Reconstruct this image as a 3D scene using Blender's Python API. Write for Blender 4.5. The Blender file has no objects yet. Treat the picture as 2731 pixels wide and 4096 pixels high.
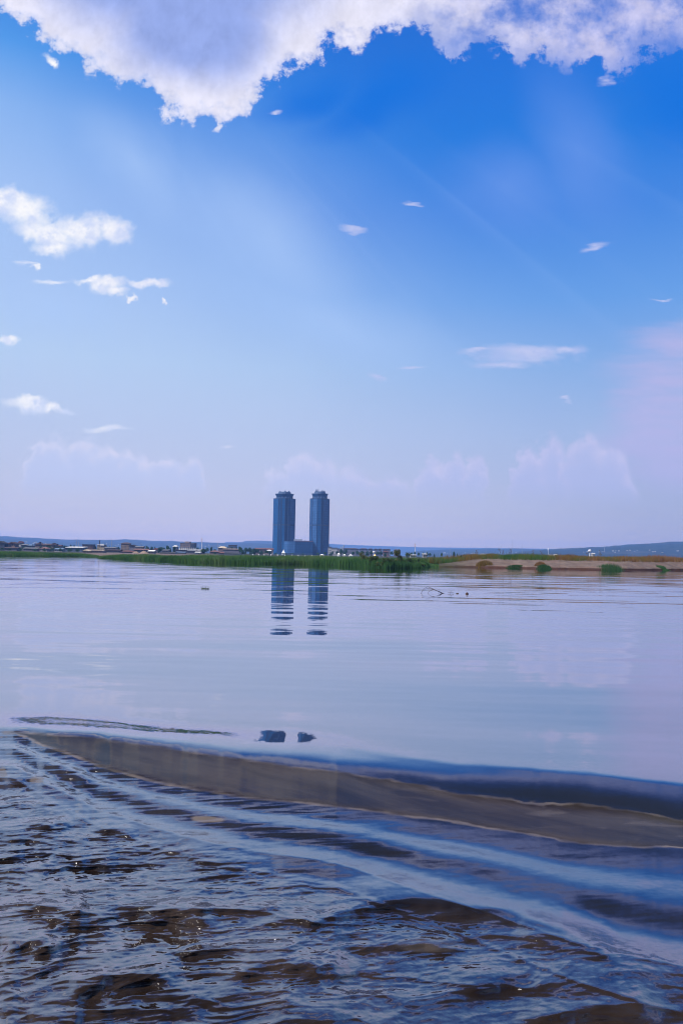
import bpy, math, random
import numpy as np
from mathutils import Vector, Matrix
random.seed(7); RNG = np.random.default_rng(7)
S = bpy.context.scene
C = S.collection

# ------------------------------------------------------------------ camera geometry
FPX, CX, CY, CAM_H = 3186.0, 1365.5, 2048.0, 2.0
PITCH, ROLL = math.radians(3.068), math.radians(1.005)
_R0, _U0 = Vector((1, 0, 0)), Vector((0, -math.sin(PITCH), math.cos(PITCH)))
FW = Vector((0, math.cos(PITCH), math.sin(PITCH)))
RT = _R0 * math.cos(ROLL) + _U0 * math.sin(ROLL)
UP = -_R0 * math.sin(ROLL) + _U0 * math.cos(ROLL)

def ab(px, py):
    """photo pixel -> (x/y, z/y) of the world direction"""
    d = FW + RT * ((px - CX) / FPX) + UP * ((CY - py) / FPX)
    return d.x / d.y, d.z / d.y
def P(px, py, Y):
    a, e = ab(px, py)
    return Vector((a * Y, Y, CAM_H + e * Y))
def hz(px): return 2195.0 + 0.0176 * px
def dist_at(px, py, z=0.0): return (CAM_H - z) / -ab(px, py)[1]

cam = bpy.data.objects.new('camera', bpy.data.cameras.new('camera'))
C.objects.link(cam); S.camera = cam
cam.matrix_world = Matrix(((RT.x, UP.x, -FW.x, 0), (RT.y, UP.y, -FW.y, 0), (RT.z, UP.z, -FW.z, CAM_H), (0, 0, 0, 1)))
cam.data.sensor_fit = 'VERTICAL'; cam.data.sensor_height = 36.0; cam.data.sensor_width = 24.0
cam.data.lens = FPX / 4096 * 36.0
cam.data.clip_start = 0.05; cam.data.clip_end = 60000

# ------------------------------------------------------------------ numpy noise
_perm = RNG.permutation(512)
_ang = RNG.random(512) * 2 * np.pi
_gx, _gy = np.cos(_ang), np.sin(_ang)
def perlin(x, y):
    xi, yi = np.floor(x).astype(np.int64), np.floor(y).astype(np.int64)
    xf, yf = x - xi, y - yi
    u = xf * xf * xf * (xf * (xf * 6 - 15) + 10); v = yf * yf * yf * (yf * (yf * 6 - 15) + 10)
    def g(ix, iy, dx, dy):
        k = _perm[(_perm[ix & 511] + iy) & 511]
        return _gx[k] * dx + _gy[k] * dy
    a = g(xi, yi, xf, yf); b = g(xi + 1, yi, xf - 1, yf)
    c = g(xi, yi + 1, xf, yf - 1); d = g(xi + 1, yi + 1, xf - 1, yf - 1)
    return (a + u * (b - a)) * (1 - v) + (c + u * (d - c)) * v
def fbm(x, y, o=4, gain=0.5):
    s, A = 0, 1.0
    for k in range(o):
        s = s + A * perlin(x * 2 ** k + 17.3 * k, y * 2 ** k - 9.1 * k); A *= gain
    return s
def ridged(x, y, o=3, gain=0.5):
    s, A = 0, 1.0
    for k in range(o):
        s = s + A * (1 - 2.2 * np.abs(perlin(x * 2 ** k + 31.7 * k, y * 2 ** k + 5.3 * k))); A *= gain
    return s
def sstep(e0, e1, x):
    t = np.clip((x - e0) / (e1 - e0), 0, 1)
    return t * t * (3 - 2 * t)

# ------------------------------------------------------------------ object helpers
def tag(o, label=None, cat=None, group=None, kind=None):
    if label: o['label'] = label
    if cat: o['category'] = cat
    if group: o['group'] = group
    if kind: o['kind'] = kind
    return o
def empty(name, loc, label, cat, group=None, rz=0.0):
    o = bpy.data.objects.new(name, None); C.objects.link(o)
    o.location = loc; o.rotation_euler = (0, 0, rz); o.empty_display_size = 0.5
    return tag(o, label, cat, group)
def mesh_obj(name, verts, faces, mat, parent=None, smooth=False):
    me = bpy.data.meshes.new(name)
    if isinstance(verts, np.ndarray): verts = verts.tolist()
    me.from_pydata(verts, [], faces)
    if mat: me.materials.append(mat)
    if smooth: me.polygons.foreach_set('use_smooth', [True] * len(me.polygons))
    o = bpy.data.objects.new(name, me); C.objects.link(o)
    if parent: o.parent = parent
    return o
class MB:
    def __init__(s): s.v, s.f = [], []
    def add(s, vs, fs):
        n = len(s.v); s.v += [tuple(p) for p in vs]; s.f += [tuple(i + n for i in f) for f in fs]; return s
    def box(s, x0, x1, y0, y1, z0, z1):
        return s.add([(x0, y0, z0), (x1, y0, z0), (x1, y1, z0), (x0, y1, z0), (x0, y0, z1), (x1, y0, z1), (x1, y1, z1), (x0, y1, z1)],
                     [(0, 3, 2, 1), (4, 5, 6, 7), (0, 1, 5, 4), (1, 2, 6, 5), (2, 3, 7, 6), (3, 0, 4, 7)])
    def prism(s, poly, z0, z1, poly_top=None):
        n = len(poly); pt = poly_top or poly
        return s.add([(x, y, z0) for x, y in poly] + [(x, y, z1) for x, y in pt],
                     [tuple(range(n))[::-1], tuple(range(n, 2 * n))] + [(i, (i + 1) % n, n + (i + 1) % n, n + i) for i in range(n)])
    def gable(s, x0, x1, y0, y1, z0, z1, axis='x'):
        if axis == 'x':
            ym = (y0 + y1) / 2
            return s.add([(x0, y0, z0), (x1, y0, z0), (x1, y1, z0), (x0, y1, z0), (x0, ym, z1), (x1, ym, z1)],
                         [(0, 3, 2, 1), (0, 1, 5, 4), (2, 3, 4, 5), (0, 4, 3), (1, 2, 5)])
        xm = (x0 + x1) / 2
        return s.add([(x0, y0, z0), (x1, y0, z0), (x1, y1, z0), (x0, y1, z0), (xm, y0, z1), (xm, y1, z1)],
                     [(0, 3, 2, 1), (0, 1, 4), (2, 3, 5), (0, 4, 5, 3), (1, 2, 5, 4)])
    def hip(s, x0, x1, y0, y1, z0, z1, k=0.3):
        ym = (y0 + y1) / 2; w = (x1 - x0) * k
        return s.add([(x0, y0, z0), (x1, y0, z0), (x1, y1, z0), (x0, y1, z0), (x0 + w, ym, z1), (x1 - w, ym, z1)],
                     [(0, 3, 2, 1), (0, 1, 5, 4), (2, 3, 4, 5), (0, 4, 3), (1, 2, 5)])
    def tube(s, pts, radii, n=6):
        pts = [Vector(p) for p in pts]; rings = []
        for i, p in enumerate(pts):
            t = (pts[min(i + 1, len(pts) - 1)] - pts[max(i - 1, 0)]).normalized()
            a = t.orthogonal().normalized() if i == 0 else (rings[-1][1] - t * rings[-1][1].dot(t)).normalized()
            rings.append((p, a, t.cross(a)))
        vs, fs = [], []
        for (p, a, b), r in zip(rings, radii):
            vs += [p + a * (r * math.cos(2 * math.pi * k / n)) + b * (r * math.sin(2 * math.pi * k / n)) for k in range(n)]
        for i in range(len(pts) - 1):
            for k in range(n):
                fs.append((i * n + k, i * n + (k + 1) % n, (i + 1) * n + (k + 1) % n, (i + 1) * n + k))
        fs.append(tuple(range(n))[::-1]); m = (len(pts) - 1) * n; fs.append(tuple(range(m, m + n)))
        return s.add(vs, fs)
    def lathe(s, prof, n=16, cx=0, cy=0):
        vs, fs = [], []
        for r, z in prof: vs += [(cx + r * math.cos(2 * math.pi * k / n), cy + r * math.sin(2 * math.pi * k / n), z) for k in range(n)]
        for i in range(len(prof) - 1):
            for k in range(n): fs.append((i * n + k, i * n + (k + 1) % n, (i + 1) * n + (k + 1) % n, (i + 1) * n + k))
        fs.append(tuple(range(n))[::-1]); m = (len(prof) - 1) * n; fs.append(tuple(range(m, m + n)))
        return s.add(vs, fs)
    def build(s, name, mat, parent=None, smooth=False): return mesh_obj(name, s.v, s.f, mat, parent, smooth)
def copy_tree(o, parent=None):
    c = o.copy(); C.objects.link(c); c.parent = parent
    for ch in list(o.children): copy_tree(ch, c)
    return c

# ------------------------------------------------------------------ node helpers
class G:
    def __init__(s, tree): s.t = tree; s.n = tree.nodes; s.l = tree.links
    def node(s, typ, **kw):
        nd = s.n.new(typ)
        for k, v in kw.items(): setattr(nd, k, v)
        return nd
    def put(s, sock, val):
        if isinstance(val, bpy.types.NodeSocket): s.l.new(val, sock)
        elif val is not None: sock.default_value = val
    def m(s, op, a, b=None, c=None, clamp=False):
        nd = s.node('ShaderNodeMath', operation=op, use_clamp=clamp)
        s.put(nd.inputs[0], a); s.put(nd.inputs[1], b); s.put(nd.inputs[2], c)
        return nd.outputs[0]
    def v(s, op, a, b=None, scale=None):
        nd = s.node('ShaderNodeVectorMath', operation=op)
        s.put(nd.inputs[0], a); s.put(nd.inputs[1], b)
        if scale is not None: s.put(nd.inputs['Scale'], scale)
        return nd.outputs['Value'] if op in ('LENGTH', 'DOT_PRODUCT', 'DISTANCE') else nd.outputs['Vector']
    def xyz(s, v):
        nd = s.node('ShaderNodeSeparateXYZ'); s.l.new(v, nd.inputs[0]); return nd.outputs
    def vec(s, x=0.0, y=0.0, z=0.0):
        nd = s.node('ShaderNodeCombineXYZ'); s.put(nd.inputs[0], x); s.put(nd.inputs[1], y); s.put(nd.inputs[2], z); return nd.outputs[0]
    def ss(s, x, e0, e1):
        nd = s.node('ShaderNodeMapRange', interpolation_type='SMOOTHSTEP')
        s.put(nd.inputs[0], x); s.put(nd.inputs[1], e0); s.put(nd.inputs[2], e1); return nd.outputs[0]
    def lin(s, x, a0, a1, b0, b1):
        nd = s.node('ShaderNodeMapRange'); s.put(nd.inputs[0], x)
        for i, q in enumerate((a0, a1, b0, b1)): nd.inputs[i + 1].default_value = q
        return nd.outputs[0]
    def noise(s, vec, scale, detail=2.0, rough=0.5, out=0, dist=0.0, lac=2.0):
        nd = s.node('ShaderNodeTexNoise'); s.put(nd.inputs['Vector'], vec)
        nd.inputs['Scale'].default_value = scale; nd.inputs['Detail'].default_value = detail
        nd.inputs['Roughness'].default_value = rough; nd.inputs['Distortion'].default_value = dist; nd.inputs['Lacunarity'].default_value = lac
        return nd.outputs[out]
    def mix(s, f, a, b):
        nd = s.node('ShaderNodeMix', data_type='RGBA')
        s.put(nd.inputs[0], f); s.put(nd.inputs[6], a); s.put(nd.inputs[7], b); return nd.outputs[2]
    def vmix(s, f, a, b):
        nd = s.node('ShaderNodeMix', data_type='VECTOR', clamp_factor=True)
        s.put(nd.inputs[0], f)
        for i, q in ((4, a), (5, b)): s.put(nd.inputs[i], q if isinstance(q, bpy.types.NodeSocket) else tuple(q)[:3])
        return nd.outputs[1]
    def ramp(s, x, stops):
        nd = s.node('ShaderNodeValToRGB'); el = nd.color_ramp.elements
        while len(el) < len(stops): el.new(0.5)
        for e, (p, c) in zip(el, stops): e.position = p; e.color = c
        s.put(nd.inputs[0], x); return nd.outputs[0]
def lin(r, g, b):
    f = lambda c: (c / 255 / 12.92) if c <= 10.3 else ((c / 255 + 0.055) / 1.055) ** 2.4
    return (f(r), f(g), f(b), 1.0)
def new_mat(name):
    m = bpy.data.materials.new(name); m.use_nodes = True; m.node_tree.nodes.clear()
    g = G(m.node_tree); out = g.node('ShaderNodeOutputMaterial'); return m, g, out
_mats = {}
def mat(name, col, rough=0.8, var=0.25, scale=1.0, metallic=0.0, spec=0.3):
    if name in _mats: return _mats[name]
    m, g, out = new_mat(name)
    b = g.node('ShaderNodeBsdfPrincipled')
    tc = g.node('ShaderNodeTexCoord').outputs['Object']
    n = g.noise(tc, scale, 5, 0.6)
    k = g.lin(n, 0.3, 0.7, 1 - var, 1 + var)
    colr = g.v('SCALE', (col[0], col[1], col[2]), scale=k)
    g.put(b.inputs['Base Color'], colr); b.inputs['Roughness'].default_value = rough
    b.inputs['Metallic'].default_value = metallic; b.inputs['Specular IOR Level'].default_value = spec
    g.l.new(b.outputs[0], out.inputs[0]); _mats[name] = m
    return m

#@@SKY@@
# ------------------------------------------------------------------ sky and sun
SUN_EL, SUN_AZ = math.radians(55), math.radians(-122)      # azimuth from +Y, negative = left
EXPO, HAZE_D, HAZE_A = 0.9, 1.6e-4, (0.25, 0.42, 0.87)     # haze density, and the air light it gives (as rendered)
W = bpy.data.worlds.new('World'); S.world = W; W.use_nodes = True
W.node_tree.nodes.clear(); g = G(W.node_tree)
wout = g.node('ShaderNodeOutputWorld'); bg = g.node('ShaderNodeBackground'); bg.inputs[1].default_value = 0.1
g.l.new(bg.outputs[0], wout.inputs[0])
nish = g.node('ShaderNodeTexSky', sky_type='NISHITA', sun_disc=False, sun_elevation=SUN_EL, sun_rotation=SUN_AZ,
              altitude=0.0, air_density=1.0, dust_density=1.2, ozone_density=2.0)
hs = g.node('ShaderNodeHueSaturation'); hs.inputs['Saturation'].default_value = 1.0; hs.inputs['Value'].default_value = 0.65
g.l.new(nish.outputs[0], hs.inputs['Color'])
DIR = g.node('ShaderNodeTexCoord').outputs['Generated']
dx, dy, dz = g.xyz(DIR)
yy = g.m('MAXIMUM', g.m('ABSOLUTE', dy), 0.58)
A_ = g.m('DIVIDE', dx, yy); E_ = g.m('DIVIDE', dz, yy)
E_ = g.m('MAXIMUM', E_, -0.02)
PT = g.vec(A_, E_, 0.0)
DS = 4096 / 2352.0
def sp(x, y): return ab(x * DS, y * DS)                    # 1568-wide reading of the photo -> sky point
def pxs(v): return v / 1829.3
# clear-sky colours by height, for the left and the right of the view
def eramp(rows):
    es = [sp(784, yv)[1] for yv, c in rows]; cs = [lin(*c)[:3] for yv, c in rows]
    order = sorted(range(len(es)), key=lambda i: es[i]); es = [es[i] for i in order]; cs = np.array([cs[i] for i in order])
    pts = sorted(set([0.0, 0.008, 0.016, 0.022, 0.03, 0.045, 0.065, 0.1] + [e for e in es if e > 0.11])); st = []
    for e in pts:
        c = np.array([np.interp(e, es, cs[:, k]) for k in range(3)])
        T = math.exp(-HAZE_D * min(8300.0, 163 / max(e, 1e-4)))       # what the air in front of the sky takes and gives
        c = np.clip((c - (1 - T) * np.array(HAZE_A)) / T, 0.01, 3.0)
        st.append((min(1, e / 0.8), (*c, 1)))
    EL = g.m('DIVIDE', dz, g.m('SQRT', g.m('MAXIMUM', g.m('SUBTRACT', 1.0, g.m('MULTIPLY', dz, dz)), 0.0004)))
    return g.ramp(g.m('DIVIDE', EL, 0.8), st)
L = eramp([(1272, (195, 197, 230)), (1150, (197, 204, 236)), (1000, (192, 208, 243)), (850, (188, 213, 249)), (700, (177, 206, 252)), (500, (168, 201, 252)), (330, (146, 190, 250)), (200, (92, 165, 244)), (0, (20, 125, 228)), (-150, (10, 100, 205))])
R = eramp([(1272, (168, 176, 213)), (1150, (168, 181, 221)), (1000, (163, 187, 232)), (850, (140, 180, 236)), (700, (108, 165, 238)), (500, (72, 140, 233)), (330, (34, 128, 230)), (200, (4, 122, 228)), (0, (0, 112, 218)), (-150, (0, 95, 198))])
lr = g.m('ADD', A_, g.m('MULTIPLY', g.m('SUBTRACT', E_, 0.25), 0.75))
wob = g.noise(PT, 2.2, 3, 0.5)
lr = g.m('ADD', lr, g.m('MULTIPLY', g.m('SUBTRACT', wob, 0.5), 0.35))
clear = g.vmix(g.ss(lr, -0.36, 0.40), L, R)
infr = g.m('SUBTRACT', 1.0, g.ss(E_, 0.75, 1.15))
base = g.vmix(g.m('MULTIPLY', infr, 0.9), g.v('SCALE', hs.outputs[0], scale=0.1), clear)
def ell(pt, x, y, rx, ry, rot=0.0):
    a, e = sp(x, y); k = 1.0 + 0.5 * (a * a + e * e)
    if not rot:
        return g.m('SUBTRACT', 1.0, g.v('LENGTH', g.v('MULTIPLY', g.v('SUBTRACT', pt, (a, e, 0.0)), (1 / (pxs(rx) * k), 1 / (pxs(ry) * k), 0.0))))
    mp = g.node('ShaderNodeMapping', vector_type='TEXTURE'); g.l.new(pt, mp.inputs[0])
    mp.inputs['Location'].default_value = (a, e, 0); mp.inputs['Rotation'].default_value = (0, 0, math.radians(rot))
    mp.inputs['Scale'].default_value = (pxs(rx) * k, pxs(ry) * k, 1)
    return g.m('SUBTRACT', 1.0, g.v('LENGTH', mp.outputs[0]))
def union(pt, items):
    r = None
    for it in items:
        q = ell(pt, *it); r = q if r is None else g.m('MAXIMUM', r, q)
    return r
def warp(scale, amp, detail=6, rough=0.6, sx=1.0, sy=1.0):
    p = g.v('MULTIPLY', PT, (sx, sy, 1.0))
    n = g.noise(p, scale, detail, rough, out=1)
    return g.v('ADD', PT, g.v('MULTIPLY', g.v('SUBTRACT', n, (0.5, 0.5, 0.5)), (amp, amp * 0.8, 0.0)))
# soft veils of thin cloud and light
W_soft = warp(5, 0.10, 4, 0.55)
veil = g.ss(union(W_soft, [(330, 370, 240, 110, -40), (620, 560, 430, 150, -38), (780, 740, 420, 130, -20), (130, 720, 200, 90, 0)]), 0.0, 1.3)
base = g.vmix(g.m('MULTIPLY', veil, 0.62), base, lin(177, 206, 250))
veil2 = g.ss(union(W_soft, [(1330, 330, 130, 260, 18), (1180, 420, 220, 150, 0)]), 0.0, 1.2)
base = g.vmix(g.m('MULTIPLY', veil2, 0.50), base, lin(122, 160, 238))
deep = g.ss(union(W_soft, [(1560, 230, 130, 170, 25), (860, 230, 210, 80, 30), (715, 215, 130, 70, 20)]), 0.0, 0.9)
base = g.vmix(g.m('MULTIPLY', deep, 0.75), base, lin(0, 112, 222))
# sun beams under the big cloud
sa, se = sp(-150, -500)
rel = g.v('SUBTRACT', PT, (sa, se, 0.0)); rx_, ry_, _ = g.xyz(rel)
ang = g.m('ARCTAN2', ry_, rx_)
beam = g.noise(g.vec(g.m('MULTIPLY', ang, 1.0), 3.3, 0.0), 26, 3, 0.55)
bz = g.m('MULTIPLY', g.ss(E_, 0.10, 0.34), g.m('SUBTRACT', 1.0, g.ss(E_, 0.46, 0.60)))
base = g.vmix(g.m('MULTIPLY', g.m('MULTIPLY', g.ss(beam, 0.46, 0.80), bz), 0.15), base, lin(165, 200, 252))
# pale wisps on the right
W_wisp = warp(9, 0.10, 6, 0.6, 0.5, 2.4)
wisp = g.ss(union(W_wisp, [(1550, 785, 130, 42, 0), (1560, 860, 170, 50, 0), (1550, 950, 150, 80, 10), (1500, 1010, 110, 70, 0), (1590, 1050, 170, 70, 0), (1490, 905, 90, 30, 5)]), -0.25, 0.75)
wn = g.noise(g.v('MULTIPLY', PT, (6, 45, 1)), 1.0, 4, 0.6)
base = g.vmix(g.m('MULTIPLY', wisp, g.lin(wn, 0.3, 0.7, 0.45, 0.95)), base, lin(190, 186, 230))
# cumulus on the horizon, half lost in the haze
W_cu = warp(30, 0.050, 7, 0.58)
cu = union(W_cu, [(700, 1160, 62, 135), (672, 1150, 30, 118), (735, 1165, 60, 126), (800, 1165, 80, 96), (640, 1150, 40, 84), (880, 1160, 70, 70),
                  (1045, 1160, 44, 124), (990, 1160, 46, 112), (1090, 1160, 28, 112), (1020, 1165, 80, 92),
                  (1268, 1170, 48, 186), (1212, 1170, 50, 148), (1350, 1170, 74, 180), (1400, 1170, 60, 150),
                  (125, 1110, 60, 110), (190, 1110, 56, 104), (245, 1110, 60, 82), (300, 1110, 50, 78), (82, 1100, 30, 86), (380, 1110, 60, 58), (440, 1105, 30, 62)])
bil = g.noise(PT, 60, 5, 0.6)
cu = g.m('ADD', cu, g.m('MULTIPLY_ADD', bil, 0.30, -0.15))
cmask = g.ss(cu, -0.03, 0.24)
rim = g.m('MULTIPLY', cmask, g.m('SUBTRACT', 1.0, g.ss(cu, 0.03, 0.50)))
fadeC = g.ss(E_, sp(784, 1165)[1], sp(784, 1090)[1])
base = g.vmix(g.m('MULTIPLY', g.m('MULTIPLY', cmask, fadeC), 0.6), base, g.vmix(g.ss(A_, -0.3, 0.3), lin(204, 213, 246), lin(190, 194, 236)))
base = g.vmix(g.m('MULTIPLY', g.m('MULTIPLY', rim, fadeC), g.lin(bil, 0.35, 0.65, 0.12, 1.0)), base, g.vmix(g.ss(A_, -0.3, 0.3), lin(236, 230, 246), lin(214, 208, 238)))
# small clouds
W_sm = warp(24, 0.060, 7, 0.62)
W_sm2 = warp(22, 0.045, 7, 0.6, 0.6, 2.0)
small = union(W_sm, [(50, 480, 95, 42, -18), (110, 535, 90, 38, -15), (185, 530, 90, 42, 0), (262, 535, 46, 40, 0), (20, 455, 60, 30, 0), (120, 570, 50, 25, 0),
                     (115, 143, 22, 14, -30), (240, 656, 56, 24, 0), (203, 646, 32, 11, 0), (335, 652, 50, 15, 0), (262, 672, 40, 13, 0), (310, 685, 18, 7, 0), (375, 688, 10, 5, -30), (15, 786, 34, 14, 0),
                     (90, 610, 12, 9, 0), (500, 298, 22, 10, 25), (60, 930, 64, 22, -8), (130, 938, 50, 13, 0)])
wide = union(W_sm2, [(60, 604, 40, 7, 0), (120, 646, 46, 8, -4), (815, 525, 34, 12, 0), (1365, 571, 44, 10, 14), (1525, 687, 26, 4, 0),
                     (1210, 815, 130, 30, 0), (1150, 838, 90, 12, 0), (1100, 812, 60, 9, 0), (1290, 812, 60, 15, 5), (945, 849, 38, 5, 0), (868, 870, 24, 6, -14),
                     (250, 985, 66, 11, 0), (520, 1025, 20, 7, 12), (1295, 918, 20, 3, 0), (625, 258, 22, 7, 10), (1395, 188, 22, 14, 0), (945, 466, 30, 5, -8)])
tone = g.noise(PT, 38, 7, 0.62)
sm = g.m('MAXIMUM', g.ss(g.m('ADD', small, g.m('MULTIPLY_ADD', tone, 1.3, -0.66)), -0.05, 0.75), g.m('MULTIPLY', g.ss(g.m('ADD', wide, g.m('MULTIPLY_ADD', tone, 1.4, -0.7)), 0.0, 0.9), 0.72))
glow = g.ss(A_, 0.05, -0.40)
ccol = g.vmix(g.m('MULTIPLY', g.ss(tone, 0.42, 0.64), 0.85), g.vmix(glow, lin(214, 214, 244), lin(255, 254, 255)), g.vmix(glow, lin(186, 196, 240), lin(205, 218, 250)))
base = g.vmix(sm, base, ccol)
# the big cloud across the top
edge = [(-60, -20), (0, 8), (20, 30), (42, 62), (80, 84), (105, 104), (150, 130), (190, 150), (232, 162), (262, 188), (300, 202), (342, 222), (368, 250), (402, 266), (450, 282), (490, 286),
        (530, 280), (575, 248), (600, 222), (612, 192), (645, 182), (672, 160), (705, 148), (716, 128), (742, 116), (800, 114), (850, 105), (872, 94), (905, 88), (935, 74), (962, 66),
        (985, 92), (1010, 122), (1050, 136), (1085, 112), (1120, 116), (1160, 130), (1185, 148), (1240, 138), (1290, 140), (1340, 148), (1385, 166), (1420, 160), (1460, 132), (1530, 112), (1580, 100), (1700, 60)]
fc = g.node('ShaderNodeFloatCurve'); cv = fc.mapping.curves[0]
ts = sorted(((ab(x * DS, y * DS)[0] + 0.6) / 1.2, (ab(x * DS, y * DS)[1] - 0.2) / 0.8) for x, y in edge)
cv.points[0].location = (0, ts[0][1]); cv.points[1].location = (1, ts[-1][1])
for t_, v_ in ts: cv.points.new(t_, v_)
fc.mapping.update(); fc.inputs['Factor'].default_value = 1.0
W_big = warp(9, 0.050, 7, 0.60)
bx, be, _ = g.xyz(W_big)
g.put(fc.inputs['Value'], g.m('DIVIDE', g.m('ADD', bx, 0.6), 1.2, clamp=True))
edge_e = g.m('ADD', g.m('MULTIPLY', fc.outputs[0], 0.8), 0.2)
dd = g.m('SUBTRACT', be, edge_e)
rag = g.noise(PT, 26, 9, 0.66)
rag2 = g.noise(PT, 75, 6, 0.65)
d2 = g.m('ADD', dd, g.m('ADD', g.m('MULTIPLY', g.m('SUBTRACT', rag, 0.5), 0.13), g.m('MULTIPLY', g.m('SUBTRACT', rag2, 0.5), 0.03)))
puff_ = g.noise(PT, 5.0, 3, 0.5)
bmask = g.m('MULTIPLY_ADD', g.ss(d2, -0.004, 0.012), 0.62, g.m('MULTIPLY', g.ss(d2, 0.0, 0.030), 0.38))
bmask = g.m('MULTIPLY', bmask, g.m('SUBTRACT', 1.0, g.ss(g.m('MULTIPLY_ADD', puff_, 0.1, E_), 0.78, 0.90)))
thin = g.m('MULTIPLY', g.ss(A_, 0.0, 0.2), g.ss(g.noise(PT, 13, 7, 0.62), 0.36, 0.66))
thin = g.m('MULTIPLY', thin, g.m('SUBTRACT', 1.0, g.ss(dd, 0.07, 0.20)))
bmask = g.m('MULTIPLY', bmask, g.m('SUBTRACT', 1.0, g.m('MULTIPLY', thin, 0.92)))
puff = g.noise(g.v('MULTIPLY', PT, (1.0, 0.62, 1.0)), 16, 8, 0.62)
inner = g.ss(g.m('ADD', dd, g.m('MULTIPLY', g.m('SUBTRACT', puff, 0.5), 0.16)), 0.03, 0.165)
core = g.ss(union(W_soft, [(440, 50, 190, 140, 0), (430, -60, 320, 150, 0)]), -0.1, 0.6)
bcol = g.vmix(g.m('MULTIPLY', inner, 0.88), g.vmix(g.ss(A_, 0.0, 0.35), lin(240, 237, 251), lin(206, 204, 238)), g.vmix(g.ss(A_, -0.1, 0.2), lin(200, 205, 243), lin(198, 199, 238)))
bcol = g.vmix(g.m('MULTIPLY', core, 0.92), bcol, lin(146, 168, 231))
fine = g.noise(g.v('MULTIPLY', PT, (1.0, 0.7, 1.0)), 40, 8, 0.66)
bcol = g.v('SCALE', bcol, scale=g.lin(fine, 0.3, 0.7, 0.90, 1.12))
base = g.vmix(g.m('MULTIPLY', bmask, 0.96), base, bcol)
# ground half of the dome
base = g.vmix(g.ss(dz, 0.0, -0.05), base, (0.08, 0.08, 0.09))
g.l.new(g.v('SCALE', base, scale=10.0 / 2 ** EXPO), bg.inputs[0])
W.cycles.sampling_method = 'MANUAL'; W.cycles.sample_map_resolution = 512

sd = bpy.data.lights.new('sun', 'SUN'); sd.energy = 4.8; sd.angle = math.radians(3); sd.color = (1.0, 0.95, 0.89)
so = bpy.data.objects.new('sun', sd); C.objects.link(so)
sv = Vector((math.sin(SUN_AZ) * math.cos(SUN_EL), math.cos(SUN_AZ) * math.cos(SUN_EL), math.sin(SUN_EL)))
so.rotation_euler = sv.to_track_quat('Z', 'Y').to_euler(); so.location = sv * 300
S.view_settings.view_transform = 'Standard'; S.view_settings.look = 'None'
S.view_settings.exposure = EXPO; S.view_settings.gamma = 1.0
S.cycles.use_denoising = True; S.cycles.denoising_prefilter = 'ACCURATE'; S.cycles.filter_width = 1.1; S.cycles.max_bounces = 6; S.cycles.diffuse_bounces = 2; S.cycles.glossy_bounces = 3
S.cycles.transparent_max_bounces = 6; S.cycles.sample_clamp_indirect = 4.0; S.cycles.sample_clamp_direct = 0.9; S.cycles.caustics_reflective = False; S.cycles.caustics_refractive = False

# ------------------------------------------------------------------ water: one height field, wake wave included
def curve(pts):
    q = np.array(sorted(ab(x, y) for x, y in pts)); return q[:, 0], -q[:, 1]
def at_curve(c, a):
    x, y = c
    r = np.interp(a, x, y)
    lo = (y[1] - y[0]) / (x[1] - x[0]); hi = (y[-1] - y[-2]) / (x[-1] - x[-2])
    r = np.where(a < x[0], y[0] + (a - x[0]) * lo * 0.3, r)
    return np.where(a > x[-1], y[-1] + (a - x[-1]) * hi * 0.5, r)
UPC = curve([(-200, 2925), (60, 2926), (115, 2926), (260, 2936), (400, 2950), (600, 2976), (800, 3010), (1050, 3045), (1400, 3090), (1560, 3118), (1800, 3165), (2100, 3200), (2500, 3236), (2731, 3290)])
LOC = curve([(-200, 2930), (60, 2938), (115, 2958), (180, 2988), (260, 3012), (400, 3070), (600, 3128), (800, 3166), (1000, 3196), (1300, 3226), (1500, 3250), (1800, 3292), (2100, 3342), (2300, 3374), (2500, 3390), (2731, 3398)])
MNC = curve([(-200, 2862), (0, 2874), (400, 2900), (700, 2926), (950, 2946), (1200, 2960), (1400, 2985), (1800, 3040), (2300, 3080), (2731, 3130)])
CHC = curve([(-200, 2960), (0, 2990), (120, 3100), (300, 3235), (600, 3310), (900, 3385), (1100, 3460), (1400, 3535), (1700, 3600), (2000, 3650), (2300, 3710), (2731, 3800)])
a_d = np.concatenate([np.linspace(-0.85, -0.4717, 200), np.linspace(-0.47, 0.47, 880), np.linspace(0.4717, 0.85, 200)])
a_o = np.geomspace(0.88, 2.2, 20)
AA = np.concatenate([-a_o[::-1], a_d, a_o])
BB = np.concatenate([np.geomspace(0.00035, 0.006, 26)[:-1], np.arange(0.006, 0.16, 0.0016), np.arange(0.16, 0.66, 0.0008), np.linspace(0.661, 1.1, 60)])
na, nb = len(AA), len(BB)
ga, gb = np.meshgrid(AA, BB)
up, lo, mn, ch = (at_curve(c, ga) for c in (UPC, LOC, MNC, CHC))
UX = 1 / FPX
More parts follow.
